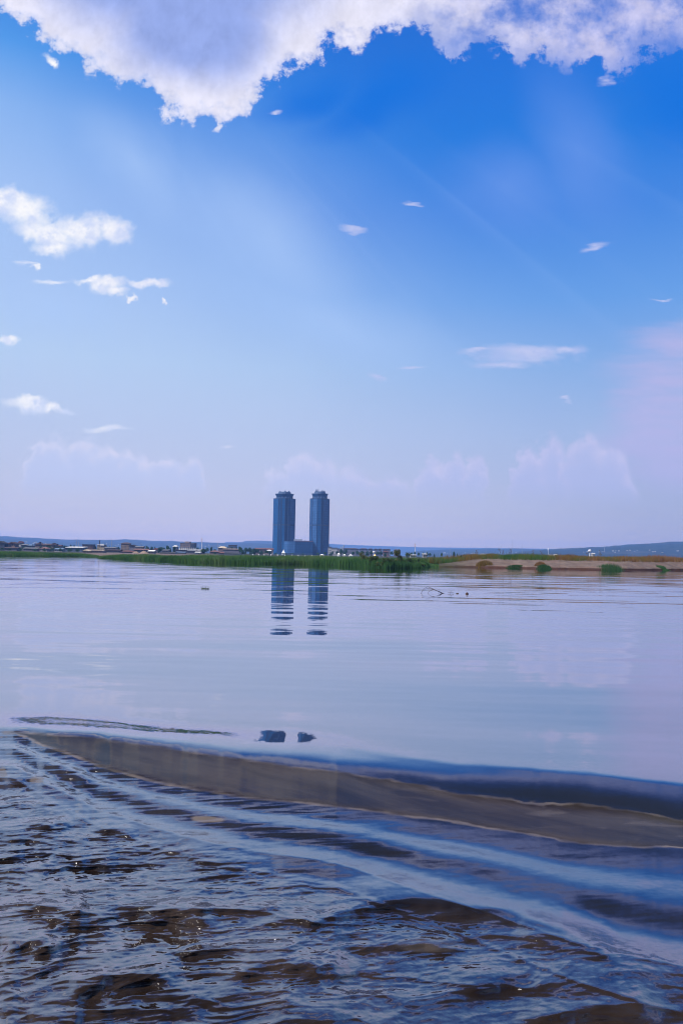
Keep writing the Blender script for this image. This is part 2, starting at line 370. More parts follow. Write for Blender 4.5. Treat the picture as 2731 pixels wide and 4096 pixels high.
# tilt (deg, + = faces the camera) keyed along each column
X0, Y0 = ga * CAM_H / gb, CAM_H / gb
wb = 10 * UX * fbm(X0 * 0.9, Y0 * 0.9, 3) + 4 * UX * fbm(X0 * 3.5, Y0 * 3.5, 3)
bw = gb + wb
sc_ = np.interp(ga, [-0.43, -0.3, 0.0, 0.43], [0.55, 0.75, 1.0, 2.1]) * UX
amp = np.interp(ga, [-0.47, -0.44, -0.40, -0.36, 0.5], [0.3, 0.6, 0.9, 1.0, 1.0])
pre = np.interp(ga, [-0.43, 0.0, 0.06, 0.25, 0.43], [0.25, 0.42, 0.70, 1.15, 1.2])      # the dark shoulder is wide on the right
tmin = np.interp(ga, [-0.43, -0.135, -0.10, -0.05, 0.0, 0.12, 0.43], [-6.6, -6.3, -5.7, -5.6, -5.2, -3.2, -2.2])
def seg(x, xs, ys):
    """smooth interpolation through keys that vary per column"""
    r = np.broadcast_to(ys[0], x.shape).copy()
    for k in range(len(xs) - 1):
        t = np.clip((x - xs[k]) / np.maximum(xs[k + 1] - xs[k], 1e-6), 0, 1); t = t * t * (3 - 2 * t)
        r = np.where(x >= xs[k], ys[k] + (ys[k + 1] - ys[k]) * t, r)
    return r
z0 = np.zeros_like(ga)
keys_x = [mn - 230 * UX, mn - 60 * UX, mn, np.minimum(mn + 26 * UX, up - 20 * UX), up - 14 * UX * pre, up, up * 0.65 + lo * 0.35, up * 0.2 + lo * 0.8, lo, lo + 34 * sc_, lo + 66 * sc_, lo + 128 * sc_, lo + 190 * sc_, lo + 260 * sc_, lo + 360 * sc_]
keys_y = [z0, z0 - 2.3, tmin, z0 - 2.0 + 17 * (pre - .5), z0 + 12 * pre + 4, z0 + 7 + 8 * pre, z0 + 8, z0 + 7, z0 + 12, z0 + 10, z0 - 3.5, z0 + 16, z0 - 3.5, z0 + 9, z0]
tilt = seg(bw, keys_x, keys_y) * amp
tilt = tilt * np.where(bw > lo, 1 + 0.55 * fbm(X0 * 0.7 + 2, Y0 * 1.2, 3), 1.0) + np.where(bw > lo, 1.0, 0.25) * sstep(-40 * UX, 60 * UX, bw - mn) * (3.0 * fbm(X0 * 0.8 + 0.35 * Y0, Y0 * 3.2 - 1.2 * X0, 3))
ds = np.diff(Y0, axis=0, prepend=Y0[:1] + 1.0)               # negative: towards the camera
h = np.zeros_like(ga); cur = np.zeros(na)
for i in range(nb):
    step = np.minimum(-ds[i], 4.0)
    if i == nb - 1: print('wave', h.min(), h.max())
    relax = np.where(bw[i] > lo[i] + 60 * UX, step / 9.0, step / 14.0)
    sl_ = -np.tan(np.radians(tilt[i])); cur = cur + sl_ * (1 - cur / CAM_H) * step / np.clip(1 - sl_ * Y0[i] / CAM_H, 0.35, 3.0)
    cur = cur * (1 - np.clip(relax, 0, 0.5)); h[i] = cur
for _ in range(3): h[:, 1:-1] = (h[:, :-2] + 2 * h[:, 1:-1] + h[:, 2:]) / 4
# broken water of the wake, nearer than the wave
chop = sstep(-30 * UX, 110 * UX, gb - ch) * np.interp(gb, [0.25, 0.42, 0.8], [0.55, 1.0, 1.0])
right = np.interp(ga, [-0.43, 0.0, 0.43], [1.0, 0.85, 0.55])
calm = 0.35 + 0.65 * sstep(-0.25, 0.25, fbm(X0 * 0.55 + 4, Y0 * 0.55, 2))
rx, ry = X0 * 0.95 + 0.16 * Y0, Y0 - 0.2 * X0
wx = 0.12 * fbm(X0 * 1.8 + 9, Y0 * 1.8, 3); wy = 0.10 * fbm(X0 * 1.8 - 5, Y0 * 1.8 + 3, 3)
big = ridged(rx * 0.50 + wx, ry * 1.05 + wy, 2) * 0.050
mid_ = ridged(rx * 1.9 + 3 * wx, ry * 4.2 + 3 * wy, 3, 0.45) * 0.0140
sml = fbm(rx * 6.0 + 5 * wx, ry * 13.0 + 5 * wy, 3, 0.5) * 0.0046
tiny = fbm(rx * 17.0, ry * 34.0, 2, 0.5) * 0.0011
z_chop = chop * right * (big - 0.02 + (mid_ + sml + tiny) * (0.45 + 0.8 * calm))
edge_r = sstep(-70 * UX, 0, gb - (lo + 40 * sc_)) * (1 - chop) * np.interp(ga, [-0.43, -0.1, 0.1, 0.43], [1.0, 0.6, 0.25, 0.15])
z_chop = z_chop + edge_r * fbm(rx * 1.6, ry * 7.0, 3) * 0.006
# small lasting folds along the wave
fold = np.exp(-((bw - (lo + 215 * sc_)) / (9 * UX)) ** 2) * 0.0035 + np.exp(-((bw - (lo + 300 * sc_)) / (11 * UX)) ** 2) * 0.0045
z_chop = z_chop + fold * (1.0 + 0.5 * fbm(X0 * 0.9, Y0 * 0.9, 2))
def ridge(pts, w, hgt, k=1.0):
    c = at_curve(curve(pts), ga); x_ = sorted(ab(*p)[0] for p in pts)
    en = sstep(x_[0], x_[0] + .25 * (x_[-1] - x_[0]), ga) * (1 - sstep(x_[-1] - .3 * (x_[-1] - x_[0]), x_[-1], ga))
    t = (gb + 14 * UX * fbm(X0 * 3 + hgt * 90, Y0 * 3, 3) - c) / (w * UX)
    return hgt * en * np.where(t < 0, np.exp(-(t / 1.3) ** 2), np.exp(-(t / 0.8) ** 2))
for pts, w, hg in [([(1160, 3690), (1400, 3612), (1640, 3590), (1800, 3594), (2000, 3632), (2280, 3700), (2470, 3780)], 60, .036), ([(2030, 3730), (2250, 3738), (2400, 3785), (2500, 3850)], 55, .028),
                   ([(220, 3980), (420, 3900), (600, 3888), (780, 3950)], 60, .032), ([(860, 3950), (1000, 3860), (1130, 3838), (1300, 3862), (1480, 3900)], 60, .032), ([(520, 3700), (680, 3650), (800, 3668), (900, 3690)], 45, .024),
                   ([(20, 3660), (150, 3615), (320, 3632), (420, 3660)], 50, .024), ([(1700, 3960), (2000, 3900), (2350, 3930), (2731, 4010)], 90, .040), ([(2000, 4080), (2300, 4040), (2731, 4070)], 60, .03),
                   ([(330, 3330), (440, 3312), (560, 3338)], 24, .018), ([(90, 3310), (170, 3300), (230, 3312)], 18, .012), ([(1360, 3790), (1700, 3760), (1900, 3800)], 40, .02), ([(0, 3800), (120, 3760), (250, 3780)], 45, .026)]:
    z_chop = z_chop + ridge(pts, w, hg * 1.35)
hh = h + z_chop
yy_ = (CAM_H - hh) / gb; xx_ = ga * yy_
V = np.stack([xx_, yy_, hh], -1).reshape(-1, 3)
ii = np.arange(na * nb).reshape(nb, na)
F = np.stack([ii[1:, :-1], ii[1:, 1:], ii[:-1, 1:], ii[:-1, :-1]], -1).reshape(-1, 4)
me = bpy.data.meshes.new('water'); me.vertices.add(len(V)); me.vertices.foreach_set('co', V.astype(np.float32).ravel())
me.loops.add(F.size); me.loops.foreach_set('vertex_index', F.astype(np.int32).ravel())
me.polygons.add(len(F)); me.polygons.foreach_set('loop_start', np.arange(0, F.size, 4, dtype=np.int32))
me.polygons.foreach_set('use_smooth', np.ones(len(F), dtype=bool)); me.update(); me.validate()
# silt carried on the wave face, with its pale scum line
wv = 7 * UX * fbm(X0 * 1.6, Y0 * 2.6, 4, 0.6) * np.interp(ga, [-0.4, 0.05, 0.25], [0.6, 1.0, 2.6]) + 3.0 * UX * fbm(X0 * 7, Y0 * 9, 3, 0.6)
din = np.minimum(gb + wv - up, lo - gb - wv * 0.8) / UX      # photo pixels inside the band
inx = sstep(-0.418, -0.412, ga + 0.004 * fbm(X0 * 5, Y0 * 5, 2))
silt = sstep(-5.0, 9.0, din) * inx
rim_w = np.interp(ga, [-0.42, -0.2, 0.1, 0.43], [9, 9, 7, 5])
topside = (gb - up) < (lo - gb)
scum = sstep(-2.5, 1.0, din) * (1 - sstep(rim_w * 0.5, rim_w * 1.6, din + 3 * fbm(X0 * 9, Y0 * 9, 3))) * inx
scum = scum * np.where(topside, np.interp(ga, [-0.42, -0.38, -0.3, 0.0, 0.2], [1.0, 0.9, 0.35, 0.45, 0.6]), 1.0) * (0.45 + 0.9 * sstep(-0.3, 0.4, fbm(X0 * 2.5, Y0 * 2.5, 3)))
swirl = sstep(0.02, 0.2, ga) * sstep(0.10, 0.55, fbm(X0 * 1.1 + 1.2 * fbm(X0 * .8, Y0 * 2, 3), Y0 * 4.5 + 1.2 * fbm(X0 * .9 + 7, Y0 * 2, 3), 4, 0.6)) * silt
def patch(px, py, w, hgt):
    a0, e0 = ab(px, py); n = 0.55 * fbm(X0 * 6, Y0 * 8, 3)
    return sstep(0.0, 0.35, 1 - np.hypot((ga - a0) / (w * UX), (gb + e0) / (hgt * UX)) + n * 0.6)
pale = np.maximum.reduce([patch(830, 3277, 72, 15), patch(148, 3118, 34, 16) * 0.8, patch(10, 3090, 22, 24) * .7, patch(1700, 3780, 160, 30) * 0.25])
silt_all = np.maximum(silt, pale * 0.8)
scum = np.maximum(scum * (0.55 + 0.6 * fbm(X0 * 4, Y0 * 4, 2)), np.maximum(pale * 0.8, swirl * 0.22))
b0_ = np.interp(ga, [-0.1, 0.02], [14, -34]) * UX
blur = sstep(b0_, b0_ + 46 * UX, bw - mn) * (1 - 0.85 * chop) * np.interp(ga, [-0.43, -0.25, 0.0], [0.35, 0.7, 1.0])
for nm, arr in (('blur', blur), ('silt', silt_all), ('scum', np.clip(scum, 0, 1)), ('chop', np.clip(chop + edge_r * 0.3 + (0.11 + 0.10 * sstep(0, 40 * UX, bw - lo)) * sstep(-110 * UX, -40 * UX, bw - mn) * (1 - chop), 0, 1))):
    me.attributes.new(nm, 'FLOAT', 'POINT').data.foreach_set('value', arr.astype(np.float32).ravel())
m, g, out = new_mat('river_water')
pos = g.node('ShaderNodeNewGeometry'); Pw = pos.outputs['Position']
att = lambda n: g.node('ShaderNodeAttribute', attribute_name=n).outputs['Fac']
silt_n, scum_n, chop_n = att('silt'), att('scum'), att('chop')
pxn, pyn, pzn = g.xyz(Pw)
rdist = g.m('SQRT', g.m('ADD', g.m('MULTIPLY', pxn, pxn), g.m('MULTIPLY', pyn, pyn)))
def slope(sx, sy, scale, det, rough=0.5):
    c = g.noise(g.v('MULTIPLY', Pw, (sx, sy, 1.0)), scale, det, rough, out=1)
    return g.v('SUBTRACT', c, (0.5, 0.5, 0.5))
# long low swell lines, finer ripples, ruffled patches, and crinkles on the broken water
s0 = g.v('MULTIPLY', slope(0.22, 1.0, 0.42, 2.0), (0.010, 0.050, 0.0))
s1 = g.v('ADD', s0, g.v('MULTIPLY', slope(0.13, 1.0, 1.15, 2.5), (0.020, 0.115, 0.0)))
s2 = g.v('MULTIPLY', slope(0.16, 1.0, 3.8, 2.0), (0.010, 0.036, 0.0))
ruff = g.ss(g.noise(g.v('MULTIPLY', Pw, (0.03, 0.16, 1)), 1.0, 3, 0.55), 0.45, 0.68)
s3 = g.v('SCALE', g.v('MULTIPLY', slope(0.4, 1.0, 9.0, 2.0), (0.02, 0.05, 0.0)), scale=ruff)
near = g.ss(rdist, 8.0, 22.0)
nf = g.m('MULTIPLY_ADD', near, 0.62, 0.38)
farq = g.m('SUBTRACT', 1.0, g.m('MULTIPLY', g.ss(rdist, 35.0, 130.0), 0.55))
sl = g.v('SCALE', g.v('ADD', g.v('ADD', s1, s2), s3), scale=g.m('MULTIPLY', nf, farq))
s4 = g.v('SCALE', g.v('MULTIPLY', slope(0.65, 1.0, 26.0, 3.5, 0.6), (0.50, 0.70, 0.0)), scale=g.m('MULTIPLY', chop_n, 0.5))
sl = g.v('ADD', sl, s4)
N = g.v('NORMALIZE', g.v('SUBTRACT', pos.outputs['Normal'], sl))
glos = g.node('ShaderNodeBsdfGlossy', distribution='BECKMANN'); g.put(glos.inputs['Roughness'], g.m('MULTIPLY_ADD', chop_n, 0.055, g.m('MULTIPLY_ADD', att('blur'), 0.15, 0.03))); g.put(glos.inputs['Normal'], N)
glos.inputs['Color'].default_value = (0.97, 0.97, 1.0, 1)
diff = g.node('ShaderNodeBsdfDiffuse'); g.put(diff.inputs['Normal'], N)
murk = g.noise(Pw, 0.9, 5, 0.6)
deepc = g.mix(chop_n, (0.003, 0.0038, 0.008, 1), g.mix(g.ss(murk, 0.35, 0.65), (0.0065, 0.0040, 0.0030, 1), (0.0205, 0.0138, 0.0110, 1)))
rotp = g.node('ShaderNodeVectorRotate', rotation_type='Z_AXIS'); g.put(rotp.inputs['Vector'], Pw); rotp.inputs['Angle'].default_value = 0.42
st = g.noise(g.v('MULTIPLY', rotp.outputs[0], (0.45, 2.6, 1)), 1.5, 7, 0.62)
st2 = g.noise(Pw, 0.35, 3, 0.5)
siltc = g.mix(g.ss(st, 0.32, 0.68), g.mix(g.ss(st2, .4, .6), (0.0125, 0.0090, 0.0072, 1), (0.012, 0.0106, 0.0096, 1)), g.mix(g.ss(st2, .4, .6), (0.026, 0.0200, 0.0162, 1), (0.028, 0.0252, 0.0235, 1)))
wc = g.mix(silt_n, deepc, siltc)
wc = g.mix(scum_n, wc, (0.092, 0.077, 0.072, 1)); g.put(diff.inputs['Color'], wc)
fr = g.node('ShaderNodeLayerWeight'); fr.inputs['Blend'].default_value = 0.5; g.put(fr.inputs['Normal'], N)
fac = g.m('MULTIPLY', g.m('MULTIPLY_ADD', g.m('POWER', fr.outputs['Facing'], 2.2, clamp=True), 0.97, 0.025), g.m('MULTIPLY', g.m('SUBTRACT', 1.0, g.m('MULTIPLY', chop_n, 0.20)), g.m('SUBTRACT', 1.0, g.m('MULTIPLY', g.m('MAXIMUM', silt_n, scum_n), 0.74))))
mx = g.node('ShaderNodeMixShader'); g.put(mx.inputs[0], fac); g.l.new(diff.outputs[0], mx.inputs[1]); g.l.new(glos.outputs[0], mx.inputs[2])
g.l.new(mx.outputs[0], out.inputs[0])
me.materials.append(m)
wo = bpy.data.objects.new('water', me); C.objects.link(wo); tag(wo, kind='structure')

# ------------------------------------------------------------------ river bank, sand bank, town ground
SHORE = curve([(-700, 2206), (0, 2223.8), (180, 2225), (330, 2227.5), (385, 2229.5), (400, 2234), (560, 2239), (700, 2246.5), (823, 2250.6), (1045, 2255.5), (1203, 2257), (1370, 2261.6), (1440, 2265),
               (1540, 2273), (1685, 2273), (1720, 2267), (1900, 2270), (2160, 2276), (2490, 2281.5), (2731, 2281.5), (3400, 2296)])
def shore_y(a):
    return CAM_H / np.maximum(at_curve(SHORE, np.asarray(a, float)), 0.004)
aa = np.concatenate([np.linspace(-0.9, -0.46, 60), np.linspace(-0.458, 0.46, 900), np.linspace(0.462, 0.9, 60)])
sy = shore_y(aa) + 0.35 * fbm(aa * 90, aa * 0 + 3.3, 3) + 0.8 * fbm(aa * 25, aa * 0 + 1.3, 2)
ws = sstep(ab(1680, 2260)[0], ab(1960, 2260)[0], aa)                # 1 on the sand bank
cut = 0.30 + 0.22 * fbm(aa * 40, aa * 0 + 8, 3)
prof_o = np.array([-6, -0.4, 0.05, 0.15, 0.28, 0.6, 1.6, 3.5, 6, 8.5, 11, 14, 18, 26, 40, 70, 110, 170, 260, 420, 800, 1600, 4000, 8000.0])
sand_z = np.array([-.8, -.12, 0.0, .20, .33, .42, .62, .98, 1.40, 1.75, 1.98, 2.05, 2.02, 1.95, 1.8, 1.4, 1.0, .8, .8, .8, .8, .8, .8, .8])
flat_z = np.array([-.8, -.12, 0.0, .05, .08, .14, .18, .22, .26, .3, .32, .34, .35, .36, .38, .4, .42, .5, .6, .75, .8, .8, .8, .8])
gy = sy[None, :] + prof_o[:, None] * (1 + 0.0 * aa)
gz = flat_z[:, None] * (1 - ws) + sand_z[:, None] * ws
k = np.zeros_like(prof_o); k[3:5] = 1.0
gz = gz + ws * k[:, None] * (cut - 0.36) * 1.3
kk = np.interp(prof_o, [0.4, 2, 14, 60, 300], [0, 1, 1, 0.6, 0])[:, None]
gz = gz + kk * (0.10 * fbm(aa[None, :] * 60 + 0 * gy, gy * 0.25, 3) + 0.06 * fbm(aa[None, :] * 220 + 0 * gy, gy * 0.9, 2)) * (0.4 + ws)
gv = np.stack([aa[None, :] * gy, gy, gz], -1).reshape(-1, 3)
nr, nc = gy.shape; jj = np.arange(nr * nc).reshape(nr, nc)
gf = np.stack([jj[:-1, :-1], jj[:-1, 1:], jj[1:, 1:], jj[1:, :-1]], -1).reshape(-1, 4).tolist()
m, g, out = new_mat('bank_soil')
b = g.node('ShaderNodeBsdfPrincipled'); b.inputs['Roughness'].default_value = 0.95; b.inputs['Specular IOR Level'].default_value = 0.15
Pw = g.node('ShaderNodeNewGeometry').outputs['Position']; x_, y_, z_ = g.xyz(Pw)
sandm = g.node('ShaderNodeAttribute', attribute_name='sand').outputs['Fac']
n1 = g.noise(Pw, 0.6, 6, 0.65); n2 = g.noise(g.v('MULTIPLY', Pw, (0.25, 0.6, 3.0)), 1.0, 5, 0.65)
sandc = g.mix(g.ss(n1, 0.3, 0.7), lin(70, 61, 58), lin(94, 82, 77))
sandc = g.mix(g.m('MULTIPLY', g.ss(n2, 0.50, 0.66), 0.65), sandc, lin(84, 62, 56))
wet = g.m('SUBTRACT', 1.0, g.ss(g.m('ADD', z_, g.m('MULTIPLY_ADD', n1, 0.24, -0.12)), 0.24, 0.38))
sandc = g.mix(wet, sandc, lin(52, 34, 28))
soil = g.mix(g.ss(n1, 0.3, 0.7), (0.012, 0.016, 0.008, 1), (0.030, 0.034, 0.015, 1))
g.put(b.inputs['Base Color'], g.mix(sandm, soil, sandc)); g.l.new(b.outputs[0], out.inputs[0])
gr = mesh_obj('riverbank', gv, gf, m, None, True); tag(gr, kind='structure')
sandv = np.where(prof_o[:, None] < 13, ws[None, :], 0.0)
aL, aR = ab(330, 2210)[0], ab(640, 2210)[0]
beach = sstep(aL - .01, aL + .02, aa) * (1 - sstep(aR, aR + .05, aa)) + 0.5 * sstep(ab(640, 2210)[0], ab(760, 2210)[0], aa) * (1 - sstep(ab(840, 2210)[0], ab(900, 2210)[0], aa))
sandv = np.maximum(sandv, np.where((gy > 228) & (gy < 620), beach[None, :], 0.0))
gr.data.attributes.new('sand', 'FLOAT', 'POINT').data.foreach_set('value', sandv.astype(np.float32).ravel())
def ground_z(x, y):
    a = x / y; o = y - float(shore_y(a)); w = float(sstep(ab(1680, 2260)[0], ab(1960, 2260)[0], np.array(a)))
    return float(np.interp(o, prof_o, flat_z)) * (1 - w) + float(np.interp(o, prof_o, sand_z)) * w

# ------------------------------------------------------------------ hills
def hill_mat(name, c1, c2, sc):
    m, g, out = new_mat(name); b = g.node('ShaderNodeBsdfPrincipled'); b.inputs['Roughness'].default_value = 1.0; b.inputs['Specular IOR Level'].default_value = 0.0
    Pw = g.node('ShaderNodeNewGeometry').outputs['Position']
    n = g.noise(g.v('MULTIPLY', Pw, (1, 1, 2.5)), sc, 7, 0.7)
    n2 = g.noise(Pw, sc * 0.12, 4, 0.6)
    c = g.mix(g.ss(n, 0.36, 0.64), c1, c2); c = g.mix(g.m('MULTIPLY', g.ss(n2, 0.5, 0.7), 0.5), c, (0.06, 0.055, 0.05, 1))
    g.put(b.inputs['Base Color'], c); g.l.new(b.outputs[0], out.inputs[0]); return m
def hills(name, pts, Yr, Yf, Yb, mt, bump, seed, n=700):
    q = sorted((ab(x, y)[0], CAM_H + ab(x, y)[1] * Yr) for x, y in pts)
    qa = np.array([t[0] for t in q]); qz = np.array([t[1] for t in q])
    a = np.linspace(qa[0], qa[-1], n); top = np.interp(a, qa, qz)
    ks = np.array([0, .12, .3, .5, .7, .85, .95, 1.0]); rows = []
    for kf in ks:
        Y = Yf + (Yr - Yf) * kf; prof = (kf * kf * (3 - 2 * kf))
        z = 0.6 + (top - 0.6) * prof + (np.minimum(kf * (1.2 - kf) * 3, 1.0)) * bump * 1.2 * fbm(a * 40 + seed, a * 0 + kf * 5, 4)
        if kf == 1.0: z = top + bump * (0.55 * np.maximum(0, fbm(a * 260 + seed, a * 0 + 2, 3)) + 0.45 * np.maximum(0, fbm(a * 900 + seed, a * 0 + 4, 2)) ** 1.0) * 1.5
        rows.append(np.stack([a * Y, np.full_like(a, Y), z], -1))
    rows.append(np.stack([a * (Yr * 1.04), np.full_like(a, Yr * 1.04), top - bump], -1))
    rows.append(np.stack([a * Yb, np.full_like(a, Yb), np.full_like(a, 0.5)], -1))
    Vv = np.concatenate(rows); R_ = len(rows); jj = np.arange(R_ * n).reshape(R_, n)
    ff = np.stack([jj[:-1, :-1], jj[:-1, 1:], jj[1:, 1:], jj[1:, :-1]], -1).reshape(-1, 4).tolist()
    return tag(mesh_obj(name, Vv, ff, mt, None, True), kind='structure')
hm1 = hill_mat('hill_scrub', (0.006, 0.013, 0.010, 1), (0.034, 0.040, 0.030, 1), 0.02)
hm2 = hill_mat('hill_wood', (0.004, 0.009, 0.008, 1), (0.022, 0.029, 0.020, 1), 0.035)
hills('hills', [(-900, 2130), (-300, 2140), (0, 2145.5), (36, 2145.5), (80, 2149.5), (140, 2153), (185, 2155), (245, 2158), (310, 2160), (400, 2160.5), (460, 2161), (500, 2158.5), (545, 2159), (600, 2164),
      (690, 2165), (760, 2168.5), (850, 2171), (950, 2172.5), (1010, 2173), (1100, 2176)], 5200, 2900, 7000, hm1, 5.0, 3)
hills('hills', [(955, 2180), (966, 2171), (978, 2165), (990, 2163.5), (1040, 2163), (1100, 2166), (1150, 2169), (1230, 2174), (1320, 2180)], 6200, 4300, 7600, hm1, 4.0, 11, 300)
hills('hills', [(900, 2168), (1100, 2170), (1320, 2175.5), (1370, 2178.5), (1420, 2180.5), (1500, 2183.5), (1600, 2186.5), (1700, 2189.5), (1900, 2191.5), (2100, 2194), (2400, 2199)], 7600, 6500, 8000, hm1, 2.5, 5)
hills('hills', [(1620, 2211), (1680, 2203), (1740, 2200), (1800, 2197.5), (1900, 2196.5), (1960, 2194), (2000, 2195.5), (2040, 2194.5), (2075, 2194), (2130, 2198), (2190, 2198), (2260, 2199), (2400, 2205)], 4600, 3200, 5600, hm1, 3.0, 8, 500)
hills('hills', [(2020, 2214), (2100, 2206), (2190, 2198), (2240, 2196), (2280, 2193.5), (2330, 2192), (2400, 2188.5), (2450, 2185), (2500, 2181), (2560, 2177), (2640, 2171.5), (2731, 2167), (3000, 2150), (3600, 2130)], 3300, 2000, 4400, hm2, 4.5, 21)

# ------------------------------------------------------------------ haze
hb = MB().box(-7000, 7000, -600, 8300, -3, 165).build('haze', None)
m = bpy.data.materials.new('haze_air'); m.use_nodes = True; m.node_tree.nodes.clear(); g = G(m.node_tree)
o_ = g.node('ShaderNodeOutputMaterial'); pv = g.node('ShaderNodeVolumePrincipled')
pv.inputs['Color'].default_value = (0.21, 0.42, 1.0, 1); pv.inputs['Density'].default_value = HAZE_D; pv.inputs['Anisotropy'].default_value = 0.0
g.l.new(pv.outputs[0], o_.inputs['Volume']); hb.data.materials.append(m); tag(hb, kind='stuff')

# ------------------------------------------------------------------ reeds and grasses
def blade_mat(name, cols):
    m, g, out = new_mat(name)
    r = g.node('ShaderNodeAttribute', attribute_name='tone').outputs['Fac']
    c = g.ramp(r, [(i / (len(cols) - 1), (*q, 1)) for i, q in enumerate(cols)])
    d = g.node('ShaderNodeBsdfDiffuse'); t = g.node('ShaderNodeBsdfTranslucent'); g.put(d.inputs[0], c); g.put(t.inputs[0], c)
    x = g.node('ShaderNodeMixShader'); x.inputs[0].default_value = 0.42
    g.l.new(d.outputs[0], x.inputs[1]); g.l.new(t.outputs[0], x.inputs[2]); g.l.new(x.outputs[0], out.inputs[0]); return m
def blades(name, base, hgt, wid, lean, tone, mt, parent=None):
    """base (n,3); one bent pointed blade each"""
    n = len(base); az = RNG.random(n) * 6.283; la = RNG.random(n) * 6.283
    side = np.stack([np.cos(az), np.sin(az) * 0.5, 0 * az], -1) * (wid / 2)[:, None]
    ln = np.stack([np.cos(la), np.sin(la), 0 * la], -1) * (lean * hgt)[:, None]
    upv = np.stack([0 * az, 0 * az, hgt], -1)
    v = np.stack([base - side, base + side, base + upv * .55 + ln * .35 + side * .8, base + upv * .55 + ln * .35 - side * .8, base + upv + ln], 1).reshape(-1, 3)
    i0 = np.arange(n) * 5
    f = [(a, a + 1, a + 2, a + 3) for a in i0.tolist()] + [(a + 3, a + 2, a + 4) for a in i0.tolist()]
    o = mesh_obj(name, v, f, mt, parent)
    o.data.attributes.new('tone', 'FLOAT', 'POINT').data.foreach_set('value', np.repeat(np.clip(tone, 0, 1), 5).astype(np.float32))
    return o
GREEN = blade_mat('reed_green', [(0.024, 0.056, 0.022), (0.046, 0.120, 0.036), (0.076, 0.158, 0.048), (0.125, 0.180, 0.075)])
DRY = blade_mat('grass_dry', [(0.035, 0.100, 0.024), (0.080, 0.135, 0.030), (0.175, 0.115, 0.034), (0.230, 0.120, 0.052)])
def strip(x0, x1, n, o0, o1, hfun, p=1.0):
    px = x0 + (x1 - x0) * RNG.random(n); a = np.array([ab(x, 2240)[0] for x in px]); o = o0 + (o1 - o0) * RNG.random(n) ** p
    y = shore_y(a) + o
    w = sstep(ab(1680, 2260)[0], ab(1960, 2260)[0], a)
    z = np.interp(o, prof_o, flat_z) * (1 - w) + np.interp(o, prof_o, sand_z) * w
    hh_ = np.interp(px, *zip(*hfun))
    return px, np.stack([a * y, y, z - 0.05], -1), hh_
px, bs, hh_ = strip(-260, 1755, 70000, -0.7, 16, [(-260, 1.35), (0, 1.28), (200, 1.15), (300, 1.0), (345, .85), (388, .5), (398, .45), (440, .8), (500, 1.15), (700, 1.35), (900, 1.5), (1200, 1.72), (1370, 1.75), (1480, 1.7), (1600, 1.6), (1660, 1.2), (1710, .6), (1755, .25), (1850, .2)], 1.3)
pat = fbm(bs[:, 0] * 0.12, bs[:, 1] * 0.12, 3)
hh_ = hh_ * (0.52 + 0.34 * RNG.random(len(px)) ** 0.7 + 0.34 * pat + 0.12 * fbm(bs[:, 0] * 0.6, bs[:, 1] * 0.3, 2) + 0.10 * (RNG.random(len(px)) < 0.03))
brown = sstep(1400, 1560, px) * 0.22
o = blades('reed_bed', bs, hh_, 0.05 + 0.07 * RNG.random(len(px)), 0.06 + 0.22 * RNG.random(len(px)), 0.50 + 0.75 * pat - brown + 0.32 * (RNG.random(len(px)) - 0.5), GREEN)
tag(o, 'tall green reeds along the far water edge in front of the town', 'reeds', kind='stuff')
px, bs, hh_ = strip(1640, 3300, 34000, 7.5, 30, [(1640, 1.7), (1750, 1.6), (1850, 1.25), (1950, 1.0), (2100, 1.05), (2250, 1.05), (2350, .85), (2500, .95), (2640, 1.3), (2731, .95), (3300, .9)], 1.6)
pat = fbm(bs[:, 0] * 0.25 + 5, bs[:, 1] * 0.2, 3)
hh_ = hh_ * (0.55 + 0.35 * RNG.random(len(px)) + 0.55 * pat + 0.5 * (RNG.random(len(px)) < 0.02))
hh_ = np.maximum(hh_, 0.15)
dryk = np.interp(px, [1640, 1750, 1850, 1950, 2050, 2150, 2200, 2400, 2650, 3000], [.1, .35, .6, .45, .22, .25, .55, .62, .85, .7])
o = blades('dry_grass', bs, hh_, 0.035 + 0.04 * RNG.random(len(px)), 0.05 + 0.3 * RNG.random(len(px)), dryk + 0.55 * pat + 0.3 * (RNG.random(len(px)) - 0.5), DRY)
tag(o, 'dry orange and green grass along the crest of the sand bank', 'grass', kind='stuff')
def tussock(px_, py, w_px, h_px, mt, tone, label, name='grass_tussock', n=1200, group=None, off=None):
    a = ab(px_, py)[0]; y = float(shore_y(a)) + off
    sc = y / FPX; R = w_px * sc / 2; H = h_px * sc; cx = a * y
    rr = R * np.sqrt(RNG.random(n)) * (0.6 + 0.6 * RNG.random(n)); th = RNG.random(n) * 6.283
    x = rr * np.cos(th); yv = np.clip(rr * np.sin(th), -R, R) * 0.6
    zz = np.array([ground_z(cx + p, y + q) for p, q in zip(x, yv)]) - 0.04
    z0_ = float(zz.min())
    b_ = np.stack([x, yv, zz - z0_], -1)
    hg = H * (1 - 0.65 * (rr / (R * 1.2)) ** 1.5) * (0.6 + 0.5 * RNG.random(n))
    o = blades(name, b_, hg, 0.03 + 0.04 * RNG.random(n), 0.1 + 0.35 * RNG.random(n), tone + 0.35 * (RNG.random(n) - 0.5), mt)
    o.location = (cx, y, z0_); return tag(o, label, 'grass tussock', group or 'tussocks on the foot of the sand bank')
tussock(1935, 2262, 66, 24, DRY, 0.70, 'brown dry tussock leaning over the dark foot of the sand bank', off=0.9)
tussock(2160, 2258, 44, 20, DRY, 0.9, 'small orange brown tussock on bare sand above the waterline', off=1.4)
tussock(2442, 2275, 105, 24, GREEN, 0.30, 'bright green grass clump at the water edge, biggest on the sand bank', off=0.1, n=900)
tussock(2175, 2275, 60, 15, GREEN, 0.25, 'low green grass clump at the water edge below an orange tussock', off=0.1)
